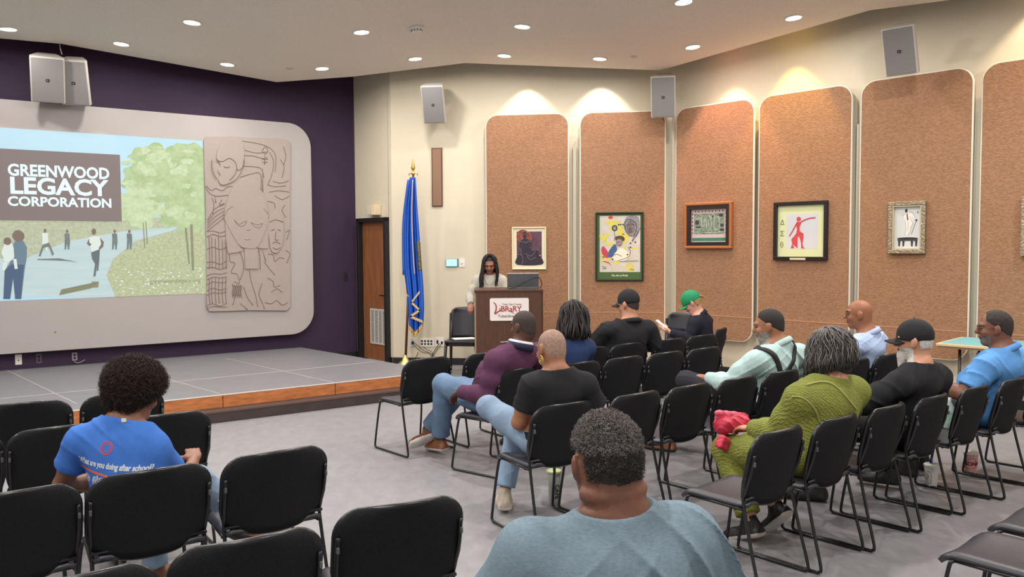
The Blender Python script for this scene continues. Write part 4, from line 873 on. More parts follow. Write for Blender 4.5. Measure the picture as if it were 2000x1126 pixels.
# ---------------------------------------------------------------- implicit surfaces -> one continuous mesh
V3 = lambda *a: np.array(a, float)
def unit(v): v = np.array(v, float); return v/(np.linalg.norm(v)+1e-12)
def pcap(a, b, ra, rb, k=.03): return ('c', np.array(a, float), np.array(b, float), ra, rb, k)
def pell(c, R, rad, k=.03): return ('e', np.array(c, float), (np.eye(3) if R is None else np.array(R, float)), np.array(rad, float), 0, k)
def pbox(c, R, half, r, k=.01): return ('b', np.array(c, float), (np.eye(3) if R is None else np.array(R, float)), np.array(half, float), r, k)
def pd(p, q):
    if p[0] == 'c':
        _, a, b, ra, rb, k = p; ab = b-a; h = np.clip(((q-a)@ab)/(ab@ab+1e-12), 0, 1)
        return np.linalg.norm(q-a-h[:, None]*ab, axis=1)-(ra+(rb-ra)*h)
    if p[0] == 'e':
        _, c, R, rad, _, k = p; l = (q-c)@R; k0 = np.linalg.norm(l/rad, axis=1); k1 = np.linalg.norm(l/(rad*rad), axis=1)+1e-9
        return k0*(k0-1)/k1
    _, c, R, h, r, k = p; l = np.abs((q-c)@R)-(h-r); return np.linalg.norm(np.maximum(l, 0), axis=1)+np.minimum(l.max(axis=1), 0)-r
def smax(a, b, k): h = np.maximum(k-np.abs(a-b), 0)/k; return np.maximum(a, b)+h*h*k*.25
def smin(a, b, k):
    h = np.maximum(k-np.abs(a-b), 0)/k; return np.minimum(a, b)-h*h*k*.25
def union(prims, q, grow=0.):
    d = None
    for p in prims:
        e = pd(p, q)-grow; d = e if d is None else smin(d, e, p[5])
    return d
def wrinkle(q, amp, f=9., seed=0.):
    a = np.sin(q[:, 0]*f*1.3+3*np.sin(q[:, 2]*f*.9+seed)+seed)*np.sin(q[:, 2]*f*2.1+2.2*np.sin(q[:, 1]*f*1.1+seed*2))
    wx = .05*np.sin(q[:, 2]*7+seed)+.03*np.sin(q[:, 1]*13+q[:, 2]*9+seed*3); wz = .04*np.sin(q[:, 0]*8+seed*2)+.025*np.sin(q[:, 1]*15)
    r1 = 1-np.abs(np.sin(((q[:, 0]+wx)*.8+(q[:, 2]+wz)*1.0+q[:, 1]*.5)*f*2.6+seed)); r2 = 1-np.abs(np.sin(((q[:, 0]+wz)*1.0-(q[:, 2]+wx)*.9-q[:, 1]*.4)*f*3.1+seed*1.7))
    m1 = .5+.5*np.sin(q[:, 0]*6.1+q[:, 2]*4.3+seed*1.3); m2 = .5+.5*np.sin(q[:, 2]*7.7-q[:, 0]*5.2+q[:, 1]*6+seed)
    return amp*(.55*a-1.9*r1**3*m1*m2-.9*r2**4*m2*(1-m1)+.3)
def sdf_mesh(f, lo, hi, vox):
    B = 8; lo = np.array(lo, float); n = np.ceil((np.array(hi)-lo)/(vox*B)).astype(int); n = np.maximum(n, 1)
    gi = np.stack(np.meshgrid(*[np.arange(k) for k in n], indexing='ij'), -1).reshape(-1, 3)
    cen = lo+(gi+.5)*B*vox; dc = f(cen); act = np.abs(dc) < B*vox*.87+.02
    N = n*B; G = np.repeat(np.repeat(np.repeat(np.where(dc < 0, -1., 1.).astype(np.float32).reshape(n), B, 0), B, 1), B, 2)
    off = np.stack(np.meshgrid(*[np.arange(B)]*3, indexing='ij'), -1).reshape(-1, 3); ga = gi[act]
    for s in range(0, len(ga), 400):
        ii = (ga[s:s+400, None, :]*B+off[None]).reshape(-1, 3); G[ii[:, 0], ii[:, 1], ii[:, 2]] = f(lo+ii*vox)
    G[0] = G[-1] = 1; G[:, 0] = G[:, -1] = 1; G[:, :, 0] = G[:, :, -1] = 1
    I = G < 0; s = np.zeros(tuple(np.array(I.shape)-1), np.int8)
    cor = [(a, b, c) for a in (0, 1) for b in (0, 1) for c in (0, 1)]
    for a, b, c in cor: s += I[a:a+s.shape[0], b:b+s.shape[1], c:c+s.shape[2]]
    ce = np.argwhere((s > 0) & (s < 8)); cv = np.stack([G[ce[:, 0]+a, ce[:, 1]+b, ce[:, 2]+c] for a, b, c in cor], 1)
    P = np.zeros((len(ce), 3)); cnt = np.zeros(len(ce))
    for i in range(8):
        for ax, st in ((0, 4), (1, 2), (2, 1)):
            if not (i & st):
                j = i | st; va, vb = cv[:, i], cv[:, j]; m = (va < 0) != (vb < 0); t = np.where(m, va/(va-vb+1e-12), 0)
                p = np.array(cor[i], float)[None].repeat(len(ce), 0); p[:, ax] += t; P[m] += p[m]; cnt[m] += 1
    verts = lo+(ce+P/np.maximum(cnt, 1)[:, None])*vox
    idx = -np.ones(s.shape, np.int32); idx[ce[:, 0], ce[:, 1], ce[:, 2]] = np.arange(len(ce)); F_ = []
    for ax in range(3):
        A = [slice(None)]*3; Bs = [slice(None)]*3; A[ax] = slice(0, -1); Bs[ax] = slice(1, None)
        ia, ib = I[tuple(A)], I[tuple(Bs)]; e = np.argwhere(ia != ib); o1, o2 = [(1, 2), (2, 0), (0, 1)][ax]
        sgn = ia[e[:, 0], e[:, 1], e[:, 2]]; q = []
        for d1, d2 in ((0, 0), (1, 0), (1, 1), (0, 1)):
            k = e.copy(); k[:, o1] -= d1; k[:, o2] -= d2; ok = np.clip(k, 0, np.array(s.shape)-1); v = idx[ok[:, 0], ok[:, 1], ok[:, 2]]; v[(k < 0).any(1) | (k >= s.shape).any(1)] = -1; q.append(v)
        q = np.stack(q, 1); g = (q >= 0).all(1); q, sg = q[g], sgn[g]; q[~sg] = q[~sg][:, ::-1]; F_.append(q)
    return verts, np.concatenate(F_)
def mk(name, f, lo, hi, vox, mats, parent, org, paint=None):
    v, fc = sdf_mesh(f, lo, hi, vox); me = bpy.data.meshes.new(name)
    me.vertices.add(len(v)); me.vertices.foreach_set('co', (v-org).astype(np.float32).ravel())
    me.loops.add(len(fc)*4); me.loops.foreach_set('vertex_index', fc.astype(np.int32).ravel())
    me.polygons.add(len(fc)); me.polygons.foreach_set('loop_start', np.arange(len(fc), dtype=np.int32)*4)
    if paint is not None:
        me.polygons.foreach_set('material_index', paint(v[fc].mean(1)).astype(np.int32))
    me.update(calc_edges=True); me.validate(); return link(name, me, mats, parent, smooth=True)
def rotm(yaw, pitch=0., roll=0.):
    """columns right, forward, up. yaw: degrees to the left of +Y, pitch: degrees looking down"""
    y, p, r = map(math.radians, (yaw, -pitch, roll))
    return np.array((Matrix.Rotation(y, 3, 'Z') @ Matrix.Rotation(p, 3, 'X') @ Matrix.Rotation(r, 3, 'Y')))
def head_prims(C, R, k=1., wide=1., jaw=1., nose=1.):
    T = lambda x, y, z: C+R@(np.array([x*wide, y, z])*k)
    E = lambda c, rad, kk=.02: pell(T(*c), R, np.array([rad[0]*wide, rad[1], rad[2]])*k, kk)
    L = [E((0, -.012, .035), (.076, .096, .086), .03), E((0, .022, -.030), (.060*jaw, .066, .078), .03), E((0, .060, -.088), (.030*jaw, .026, .024), .03), E((0, -.035, -.02), (.064, .06, .07), .03)]
    for s in (-1, 1):
        L += [E((s*.040, .062, -.022), (.026, .024, .026)), pcap(T(s*.012, .088, .034), T(s*.05, .072, .034), .010*k, .009*k, .016)]
        L += [E((s*.082, -.008, -.002), (.009, .020, .033), .006), E((s*.090, -.018, .004), (.006, .013, .028), .006), E((s*.077, .002, -.026), (.008, .01, .013), .008)]
    L += [pcap(T(0, .086, .024), T(0, .108*nose, -.016), .008*k, .012*k, .012), E((0, .102*nose, -.020), (.017, .012, .010), .01)]
    L += [E((0, .086, -.047), (.024, .012, .007), .006), E((0, .083, -.059), (.021, .012, .008), .006)]
    return L, T
def head_paint(T, R, k, q, hair=None, hairline=None, beard=None, lid=True):
    """0 skin 1 lips 2 eye 3 hair 4 brow/beard"""
    C = T(0, 0, 0); l = ((q-C)@R)/k; x, y, z = np.abs(l[:, 0]), l[:, 1], l[:, 2]; m = np.zeros(len(q), int)
    near = (np.linalg.norm(l, axis=1) < .16)
    m[near & (y > .078) & (x < .026) & (z < -.041) & (z > -.066)] = 1
    m[near & (y > .06) & (((x-.034)/.016)**2+((z-.010)/.0065)**2 < 1)] = 2
    m[near & (y > .055) & (x > .014) & (x < .056) & (np.abs(z-.034-.1*(.03-x)) < .004)] = 4
    if beard is not None: m[near & beard(l)] = 4
    if hairline is not None: m[near & hairline(l) & ~((x > .073) & (z < .03) & (y > -.03) & (y < .02))] = 3
    return m
def hand_prims(W, d, nrm, curl=.5, k=1., side=1):
    """wrist W, finger direction d, palm facing nrm; thumb on side*cross"""
    d = unit(d); nrm = unit(nrm-d*(nrm@d)); s = np.cross(d, nrm)*side; L = []
    P = W+d*.045*k; L.append(pell(P, np.stack([s, d, nrm], 1), np.array([.040, .052, .017])*k, .015))
    for i, (o, ln) in enumerate(((-.028, .062), (-.0095, .074), (.0095, .078), (.028, .070))):
        a = W+d*.082*k+s*o*k; c1, c2 = curl*.7, curl*1.9
        b = a+(d*math.cos(c1)+nrm*math.sin(c1))*ln*.5*k; c = b+(d*math.cos(c2)+nrm*math.sin(c2))*ln*.5*k
        L += [pcap(a, b, .0095*k, .0085*k, .008), pcap(b, c, .0085*k, .0072*k, .006)]
    a = W+d*.022*k+s*.026*k; b = a+(d*.55+s*.75+nrm*.25)*.040*k; c = b+(d*.85+s*.25+nrm*.4)*.032*k
    L += [pcap(a, b, .013*k, .011*k, .012), pcap(b, c, .011*k, .009*k, .006)]
    return L
def body(J, w=1., dep=1., arm=1., leg=1., belly=0., neck=.052, neckf=None):
    """J: pel, N(neck base), C(head), sh, el, wr, hip, kn, an (pairs, index 0 the person's left)"""
    pel, N = J['pel'], J['N']; u = unit(N-pel); sv = unit(J['sh'][1]-J['sh'][0]); sv = unit(sv-u*(sv@u)); fw = np.cross(u, sv); R = np.stack([sv, fw, u], 1)
    hv = unit(J['hip'][1]-J['hip'][0]); Rh = np.stack([hv, np.cross([0, 0, 1], hv), [0, 0, 1]], 1)
    lp = lambda t, f=0.: pel+(N-pel)*t+fw*f
    D = {'R': R, 'fw': fw, 'u': u, 'sv': sv}
    D['torso'] = [pell(pel, Rh, (.165*w, .125*dep, .11), .06), pell(lp(.34, .012+belly*.5), R, (.142*w, .112*dep+belly, .15), .07), pell(lp(.66, .0), R, (.158*w, .112*dep, .165), .06),
                  pcap(J['sh'][0]-u*.01, J['sh'][1]-u*.01, .055*arm**.5, .055*arm**.5, .06), pcap(N+u*.025, J['sh'][0]*.55+N*.45, .040, .045, .05), pcap(N+u*.025, J['sh'][1]*.55+N*.45, .040, .045, .05)]
    D['neck'] = [pcap(N-u*.02, J['C']-J['HR'][:, 2]*.045-J['HR'][:, 1]*.022, neck*1.08, neck, .035)]
    D['arm'] = []; D['up'] = []; D['fo'] = []
    for i in (0, 1):
        s_, e, w_ = J['sh'][i], J['el'][i], J['wr'][i]
        D['up'].append([pcap(s_, s_*.45+e*.55, .053*arm, .050*arm, .055), pcap(s_*.45+e*.55, e, .050*arm, .040*arm, .03)])
        D['fo'].append([pcap(e, e*.62+w_*.38, .041*arm, .040*arm, .02), pcap(e*.62+w_*.38, w_, .040*arm, .026*arm**.5, .02)])
        D['arm'] += D['up'][i]+D['fo'][i]
    D['legs'] = []
    for i in (0, 1):
        h, k, a = J['hip'][i], J['kn'][i], J['an'][i]
        D['legs'] += [pcap(h, h*.4+k*.6, .085*leg, .070*leg, .04), pcap(h*.4+k*.6, k, .070*leg, .058*leg, .04), pcap(k, k*.65+a*.35, .056*leg, .056*leg, .03), pcap(k*.65+a*.35, a, .054*leg, .036*leg, .03)]
    return D
def bounds(prims, pad=.04):
    lo, hi = np.full(3, 9e9), np.full(3, -9e9)
    for p in prims:
        if p[0] == 'c': r = max(p[3], p[4]); pts = [p[1], p[2]]
        else: r = max(p[3]); pts = [p[1]]
        for q in pts: lo = np.minimum(lo, q-r); hi = np.maximum(hi, q+r)
    return lo-pad, hi+pad
def shoe(T, name, A, d, up, mu, ms, k=1., org=None, parent=None, vox=.006):
    """A: ankle point, d: toe direction, up: instep direction"""
    d = unit(d); up = unit(up-d*(up@d)); s = np.cross(d, up); R = np.stack([s, d, up], 1); c = A-up*.055*k
    sole = [pbox(c+d*.075*k-up*.026*k, R, np.array([.043, .135, .014])*k, .013*k, .02), pell(c+d*.115*k-up*.026*k, R, np.array([.050, .095, .014])*k, .02)]
    upp = [pell(c+d*.115*k-up*.006*k, R, np.array([.044, .088, .034])*k, .04), pell(c-d*.018*k+up*.004*k, R, np.array([.036, .050, .046])*k, .04), pcap(c+d*.03*k+up*.01*k, A+up*.012*k, .040*k, .040*k, .04)]
    P = sole+upp; lo, hi = bounds(P, .02)
    pz = c-up*.022*k
    return mk(name, lambda q: union(P, q), lo, hi, vox, [mu, ms], parent, org, lambda q: (((q-pz)@up) < 0).astype(int))
m_lip = mat('lips', (120, 66, 62), .5); m_eye = mat('eye_dark', (30, 24, 22), .2); m_brow = mat('brow_black', (28, 22, 20), .8)
def skin(name, c): return mat('skin_'+name, c, .48, noise=.10, nscale=14, bump=.10, bscale=160, spec=.4)
def hairm(name, c, c2=None, b=1.0): return mat('hair_'+name, c, .75, noise=.25, nscale=60, bump=b, bscale=170, col2=c2)
def cloth(name, c, **k): return mat('cloth_'+name, c, .85, noise=.10, nscale=11, bump=.14, bscale=420, spec=.25, **k)
def collar_band(T, J, org, neck, m, ax, h=.034):
    R = J['HR']; fwd = unit(R[:, 1]-ax*(R[:, 1]@ax)); rt = np.cross(fwd, ax); nn_ = 32; vs = []; c = J['N']-ax*.004
    for j, (dr_, dz_) in enumerate(((.020, -.012), (.014, h*.75), (.019, h), (.027, h*.8), (.036, -.004))):
        for i in range(nn_+1):
            a = math.radians(-90-158+316*i/nn_); k = neck+dr_+.010*abs(math.sin(a))*0; p = c+(rt*math.cos(a)*k*1.04+fwd*(math.sin(a)*k*1.04))+ax*(dz_-.012*math.sin(a)); vs.append(p-org)
    o = MB().add(vs, [(j*(nn_+1)+i, j*(nn_+1)+i+1, (j+1)*(nn_+1)+i+1, (j+1)*(nn_+1)+i) for j in range(4) for i in range(nn_)]).obj('collar', m, T, smooth=True); s = o.modifiers.new('s', 'SOLIDIFY'); s.thickness = .004; return o
def person(name_label, org, yaw, pel=None, N=None, C=None, head=(0, 0, 0), sh=None, shw=.185, shyaw=None, el=None, wr=None, hands=((0, 1, 0), (0, 1, 0)), palm=((0, 0, -1), (0, 0, -1)), kn=None, an=None, sk=None, hk=1., w=1., dep=1., arm=1., leg=1., belly=0., neck=.052, jaw=1.,
           vox=.009, shirt=None, sleeve=1., shirt_t=.014, wr_amp=.0035, pants=None, shoes=None, shoedir=None, hair=None, hairline=None, beard=None, beardm=None, neckcut=.018, hem=.44, collar=None, hipw=.09, sitz=.55, pant_len=.93, curl=.6, shirt_name='shirt', pants_name='trousers', extra=None, coll=.006, collar_m=None, csl=1.4):
    org = np.array([org[0], org[1], 0.]); f = V3(-math.sin(math.radians(yaw)), math.cos(math.radians(yaw)), 0); r = V3(math.cos(math.radians(yaw)), math.sin(math.radians(yaw)), 0)
    pel = org+V3(0, 0, sitz) if pel is None else np.array(pel, float)
    T = thing('person', name_label, 'person', tuple(org)); J = {'pel': pel, 'N': np.array(N, float), 'C': np.array(C, float), 'HR': rotm(*head)}
    if sh is None:
        ys = math.radians(shyaw if shyaw is not None else yaw); rs = V3(math.cos(ys), math.sin(ys), 0); u = unit(J['N']-pel)
        sh = (J['N']-u*.075-rs*shw, J['N']-u*.075+rs*shw)
    J['sh'] = [np.array(q, float) for q in sh]; J['hip'] = [pel-r*hipw+V3(0, 0, -.01), pel+r*hipw+V3(0, 0, -.01)]
    loc = lambda q: org+r*q[0]+f*q[1]+V3(0, 0, q[2])
    g = lambda v, dflt: [np.array(q[1], float) if q is not None and q[0] == 'w' else loc(q if q is not None else d_) for q, d_ in zip(v or (None, None), dflt)]
    J['kn'] = g(kn, ((-.13, .43, .50), (.13, .43, .50))); J['an'] = g(an, ((-.12, .45, .10), (.12, .45, .10)))
    J['el'] = g(el, ((-.26, .06, .70), (.26, .06, .70))); J['wr'] = g(wr, ((-.12, .28, .64), (.12, .28, .64)))
    D = body(J, w, dep, arm, leg, belly, neck); HP, HT = head_prims(J['C'], J['HR'], hk, 1., jaw)
    hp = []
    for i in (0, 1): 
        if hands[i] is not None: hp += hand_prims(J['wr'][i], r*hands[i][0]+f*hands[i][1]+V3(0, 0, hands[i][2]), r*palm[i][0]+f*palm[i][1]+V3(0, 0, palm[i][2]), curl, 1., -1 if i == 0 else 1)
    allp = D['torso']+D['neck']+D['arm']+D['legs']+hp+HP+(extra(HT) if extra else [])
    eyes = [HT(s*.033, .094, .008) for s in (-1, 1)]; balls = [pell(HT(s*.033, .074, .009), None, (.014*hk,)*3, .004) for s in (-1, 1)]
    def fb(q):
        d = union(allp, q)
        for e in eyes:
            c_ = -(np.linalg.norm(q-e, axis=1)-.015*hk); h = np.maximum(.012-np.abs(d-c_), 0)/.012; d = np.maximum(d, c_)+h*h*.003
        for b in balls: d = smin(d, pd(b, q), .004)
        return d
    lo, hi = bounds(allp); msk = skin(*sk); 
    mk('body', fb, lo, hi, vox, [msk, m_lip, m_eye, hair or m_brow, beardm or m_brow], T, org, lambda q: head_paint(HT, J['HR'], hk, q, hairline=hairline, beard=beard))
    if shirt:
        tor = D['torso']+D['neck']+[pcap(pel+V3(0, 0, .0), pel*.7+J['N']*.3, .12*w*.9, .11*w, .06)]; P = list(tor); ends = []
        for i in (0, 1):
            sl = sleeve if not isinstance(sleeve, (tuple, list)) else sleeve[i]
            if sl >= 1: P += D['up'][i]+[(p[0], p[1], p[2], p[3]+.004, p[4]+.006, p[5]) for p in D['fo'][i]]; ends.append((J['wr'][i], unit(J['wr'][i]-J['el'][i])))
            else:
                e = J['sh'][i]+(J['el'][i]-J['sh'][i])*sl; P.append(pcap(J['sh'][i], e, .060*arm, .058*arm, .03)); ends.append((e, unit(J['el'][i]-J['sh'][i])))
        nb = J['N']; ax = unit(J['C']-J['HR'][:, 1]*.02-nb); sd = (hash(name_label) % 97)*.1 if False else len(name_label)*.37
        def fs(q):
            d = union(P, q, shirt_t)+wrinkle(q, wr_amp, 9, sd)
            for e, a in ends: t_ = (q-e)@a; nearm = np.linalg.norm(q-e, axis=1) < .11; d = np.where(nearm, smax(d, t_, .010), d)
            l = q-nb; t_ = l@ax; rad = np.linalg.norm(l-t_[:, None]*ax, axis=1); g_ = rad-(neck+neckcut+(t_-coll)*csl); d = smax(d, -np.maximum(g_, -(t_-coll+.02)), .014); d = np.where(rad < neck+.05, np.maximum(d, t_-coll-.03), d); return np.maximum(d, hem-q[:, 2])
        if collar_m: collar_band(T, J, org, neck, collar_m, ax)
        lo, hi = bounds(P, .06); so = mk(shirt_name, fs, lo, hi, vox, [shirt], T, org)
    else: so = None
    if pants:
        P = [pell(pel-V3(0, 0, .005), np.stack([r, f, [0, 0, 1]], 1), (.165*w, .13*dep, .10), .06)]
        for i in (0, 1):
            h, k_, a = J['hip'][i], J['kn'][i], J['an'][i]; e = k_+(a-k_)*pant_len
            P += [pcap(h, h*.4+k_*.6, .090*leg, .076*leg, .04), pcap(h*.4+k_*.6, k_, .076*leg, .068*leg, .04), pcap(k_, e, .068*leg, .052*leg+.008, .03)]
        ee = [(J['kn'][i]+(J['an'][i]-J['kn'][i])*pant_len, unit(J['an'][i]-J['kn'][i])) for i in (0, 1)]
        def fp(q):
            d = union(P, q, .006)+wrinkle(q, .004, 11, 2.)
            for e, a in ee: nearm = np.linalg.norm(q-e, axis=1) < .10; d = np.where(nearm, np.maximum(d, (q-e)@a), d)
            return d
        lo, hi = bounds(P, .05); mk(pants_name, fp, lo, hi, vox, [pants], T, org)
    if shoes:
        for i in (0, 1):
            sdv = shoedir[i] if shoedir else ((0, 1, 0), (0, 0, 1)); dv = r*sdv[0][0]+f*sdv[0][1]+V3(0, 0, sdv[0][2]); uv = r*sdv[1][0]+f*sdv[1][1]+V3(0, 0, sdv[1][2])
            shoe(T, 'shoe', J['an'][i], dv, uv, shoes[0], shoes[1], 1., org, T)
    return T, J, D, HT, org, so
def hair_shell(T, J, HT, org, m, region, t=.008, k=1., vox=.006, noise=.0, nf=90., name='hair', extra=None, grow=(1, 1, 1)):
    P = [pell(HT(0, -.012, .035), J['HR'], np.array([.076, .096, .086])*k*np.array(grow)+t, .03), pell(HT(0, -.038, -.02), J['HR'], np.array([.066, .06, .07])*k+t, .03)]
    if extra: P += extra
    C, R = HT(0, 0, 0), J['HR']
    def f(q):
        d = union(P, q); l = ((q-C)@R)/k
        if noise: d = d+noise*np.sin(q[:, 0]*nf)*np.sin(q[:, 1]*nf+1)*np.sin(q[:, 2]*nf+2)+noise*.6*np.sin(q[:, 0]*nf*2.3+1)*np.sin(q[:, 1]*nf*2.1)*np.sin(q[:, 2]*nf*2.2+q[:, 0]*30)
        return np.maximum(d, -region(l)*k)
    lo, hi = bounds(P, .03); return mk(name, f, lo, hi, vox, [m], T, org)
R_short = lambda l: np.minimum(l[:, 2]-(.062-(.078-l[:, 1])*.80), .2)      # positive inside the hair area
def tufts(T, org, pts, nrm, m, L=.018, r=.0011, curl=.7, name='curls', n=None):
    """little curled tufts as thin three-sided strips"""
    k = len(pts); vs = np.zeros((k, 5, 3, 3)); rnd = RNG.normal(size=(k, 3)); t = nrm+.5*rnd; t /= np.linalg.norm(t, axis=1)[:, None]
    a = np.cross(t, rnd[:, [1, 2, 0]]); a /= np.linalg.norm(a, axis=1)[:, None]+1e-9; b = np.cross(t, a)
    LL = L*RNG.uniform(.6, 1.3, k)[:, None]; ph = RNG.uniform(0, 6.28, k)[:, None]
    for i in range(5):
        s = i/4; c = pts+t*LL*s*.9+LL*.28*curl*(a*(np.cos(ph+s*5.5)-np.cos(ph))+b*(np.sin(ph+s*5.5)-np.sin(ph)))
        for j in range(3):
            q = j*2.094; rr_ = r*(1-.6*s); vs[:, i, j] = c+rr_*(a*math.cos(q)+b*math.sin(q))
    V = vs.reshape(-1, 3)-org; fs = []
    base = (np.arange(k)*15)[:, None]
    for i in range(4):
        for j in range(3): fs.append(base+np.array([i*3+j, i*3+(j+1) % 3, (i+1)*3+(j+1) % 3, (i+1)*3+j]))
    Fc = np.concatenate(fs); me = bpy.data.meshes.new(name); me.vertices.add(len(V)); me.vertices.foreach_set('co', V.astype(np.float32).ravel())
    me.loops.add(len(Fc)*4); me.loops.foreach_set('vertex_index', Fc.astype(np.int32).ravel()); me.polygons.add(len(Fc)); me.polygons.foreach_set('loop_start', np.arange(len(Fc), dtype=np.int32)*4)
    me.update(calc_edges=True); return link(name, me, m, T)
def mesh_pts(o, org, n, cond=None):
    me = o.data; k = len(me.polygons); c = np.zeros(k*3); me.polygons.foreach_get('center', c); nn = np.zeros(k*3); me.polygons.foreach_get('normal', nn)
    c = c.reshape(-1, 3)+org; nn = nn.reshape(-1, 3); ok = np.arange(k) if cond is None else np.where(cond(c))[0]; s = RNG.choice(ok, n); return c[s]+RNG.normal(size=(n, 3))*.002, nn[s]
def glasses(T, J, HT, org, m, k=1., rx=.025, rz=.019):
    mb = MB()
    for s in (-1, 1):
        mb.tube([HT(s*.034+rx*math.cos(q), .103-.012*abs(math.cos(q)*.6+.4*s*0), .008+rz*math.sin(q))-org for q in np.linspace(0, 2*math.pi, 17)[:-1]], .0020, 5, closed=True)
        mb.tube([HT(s*(.034+rx), .098, .014)-org, HT(s*.078, .05, .014)-org, HT(s*.082, -.01, .012)-org, HT(s*.080, -.028, -.006)-org], .0020, 5)
    mb.tube([HT(-.010, .108, .012)-org, HT(.010, .108, .012)-org], .0020, 5); return mb.obj('glasses', m, T, smooth=True)
def cap(T, J, HT, org, m, mb_, k=1., fwd=1, t=.016, zcut=.010, brim=True):
    P = [pell(HT(0, -.012, .040), J['HR'], (.076+t, .096+t, .090+t), .03)]; C, R = HT(0, 0, 0), J['HR']
    def f(q): l = (q-C)@R; return np.maximum(union(P, q), -(l[:, 2]-zcut-.04*l[:, 1]*fwd))
    lo, hi = bounds(P, .03); o = mk('cap', f, lo, hi, .006, [m], T, org)
    nu, nv = 14, 6; vs = []
    for j in range(nv+1):
        for i in range(nu+1):
            a = math.radians(-62+124*i/nu); rr_ = 1+.0*j; y0 = .100*math.cos(a); x0 = .090*math.sin(a); e = j/nv*.075*math.cos(a*.9)
            vs.append(HT(x0*.98, fwd*(y0+e)-.006, zcut+.010-.012*(j/nv)-.30*x0*x0/.09*(1))-org)
    b = MB().add(vs, [(j*(nu+1)+i, j*(nu+1)+i+1, (j+1)*(nu+1)+i+1, (j+1)*(nu+1)+i) for j in range(nv) for i in range(nu)]).obj('brim', mb_, o, smooth=True)
    s = b.modifiers.new('s', 'SOLIDIFY'); s.thickness = .006; s.offset = 0
    MB().lathe([(.008, 0), (.006, .005), (.0001, .006)], 10, c=tuple(HT(0, -.012, .040+.090+t-.001)-org), cap=False).obj('button', m, o, smooth=True)
    return o
def strands(T, J, HT, org, m, n, length, r, th0=(-180, 180), flare=.0, name='locs', wob=.006, seg=14, crown=(0, -.02, .125), e0r=(.02, .35), grow=.010, k=1., tip=None, gap=None, sides=6, follow=1.):
    """tubes from the crown over the skull and down to hanging length (below the head centre, metres)"""
    mb = MB(); C, R = HT(0, 0, 0), J['HR']; i = 0
    for q in range(n):
        a = math.radians(th0[0]+(th0[1]-th0[0])*(q+RNG.uniform(-.3, .3))/n); lay = RNG.uniform(0, 1); L_ = length*(RNG.uniform(.88, 1.05)); P = []
        g0 = grow+lay*.016; ph = RNG.uniform(0, 6, 2)
        e0 = RNG.uniform(*e0r)
        for s in range(seg+1):
            t = s/seg; arc = .24*(1-e0)
            tot = arc+max(0, L_); d = t*tot
            if d < arc:
                el_ = e0*math.pi/2+(d/arc)*(math.pi/2)*(1-e0) if arc > 0 else math.pi/2
                x = (.076+g0)*math.sin(el_)*math.sin(a); y = -.012+(.096+g0)*math.sin(el_)*math.cos(a); z = .035+(.088+g0)*math.cos(el_); p = HT(x, y, z); last = p; lx = (x, y)
            else:
                h = d-arc; x, y = lx; bse = HT(x, y, .035); out = unit(R@np.array([math.sin(a), math.cos(a), 0])); p = bse+V3(0, 0, -h)+out*flare*h+out*.012*math.sin(min(h*12, 3.1))
            w_ = wob*min(1, t*2.5); P.append(p-org+V3(w_*math.sin(ph[0]+t*9), w_*math.cos(ph[1]+t*8), 0))
        rr_ = r*RNG.uniform(.8, 1.2); mb.tube(P, [rr_*(1 if t_ < seg-1 else .6) for t_ in range(seg+1)], sides)
    return mb.obj(name, m, T, smooth=True)
# ---------------------------------------------------------------- people
W_ = lambda *a: ('w', a)
SK_D, SK_M, SK_B, SK_L, SK_P = ('deep', (88, 58, 46)), ('medium', (128, 84, 62)), ('brown', (150, 102, 76)), ('light', (190, 138, 112)), ('pale', (214, 160, 140))
denim = mat('denim_light', (124, 146, 170), .85, noise=.16, nscale=5, bump=.3, bscale=260); denim2 = mat('denim_blue', (92, 116, 144), .85, noise=.2, nscale=5, bump=.3, bscale=260)
blackcloth = cloth('black', (33, 33, 36)); darkpants = cloth('charcoal', (44, 44, 50)); blackpants = cloth('black_trousers', (20, 20, 22))
sh_black = mat('shoe_black', (26, 26, 28), .5); sh_white = mat('shoe_sole_white', (206, 202, 194), .6); sh_brown = mat('shoe_brown', (120, 72, 44), .5); sh_beige = mat('shoe_beige', (176, 162, 146), .7); sh_dark = mat('shoe_sole_dark', (34, 32, 32), .7)
gold_m = mat('gold', (214, 176, 92), .3, metal=.8); wire = mat('glasses_wire', (96, 76, 62), .3, metal=.5)
short_line = lambda l: (l[:, 2] > .066-(.076-l[:, 1])*.80)
def ear_free(l): return ~((np.abs(l[:, 0]) > .071) & (l[:, 2] < .03) & (l[:, 1] > -.03))
jawbeard = lambda l: (l[:, 2] < -.03) & (l[:, 1] > .0) & (l[:, 2] > -.125) & ~((np.abs(l[:, 0]) < .024) & (l[:, 2] > -.068) & (l[:, 1] > .07)) & (l[:, 2] < -.034-.0*l[:, 1])
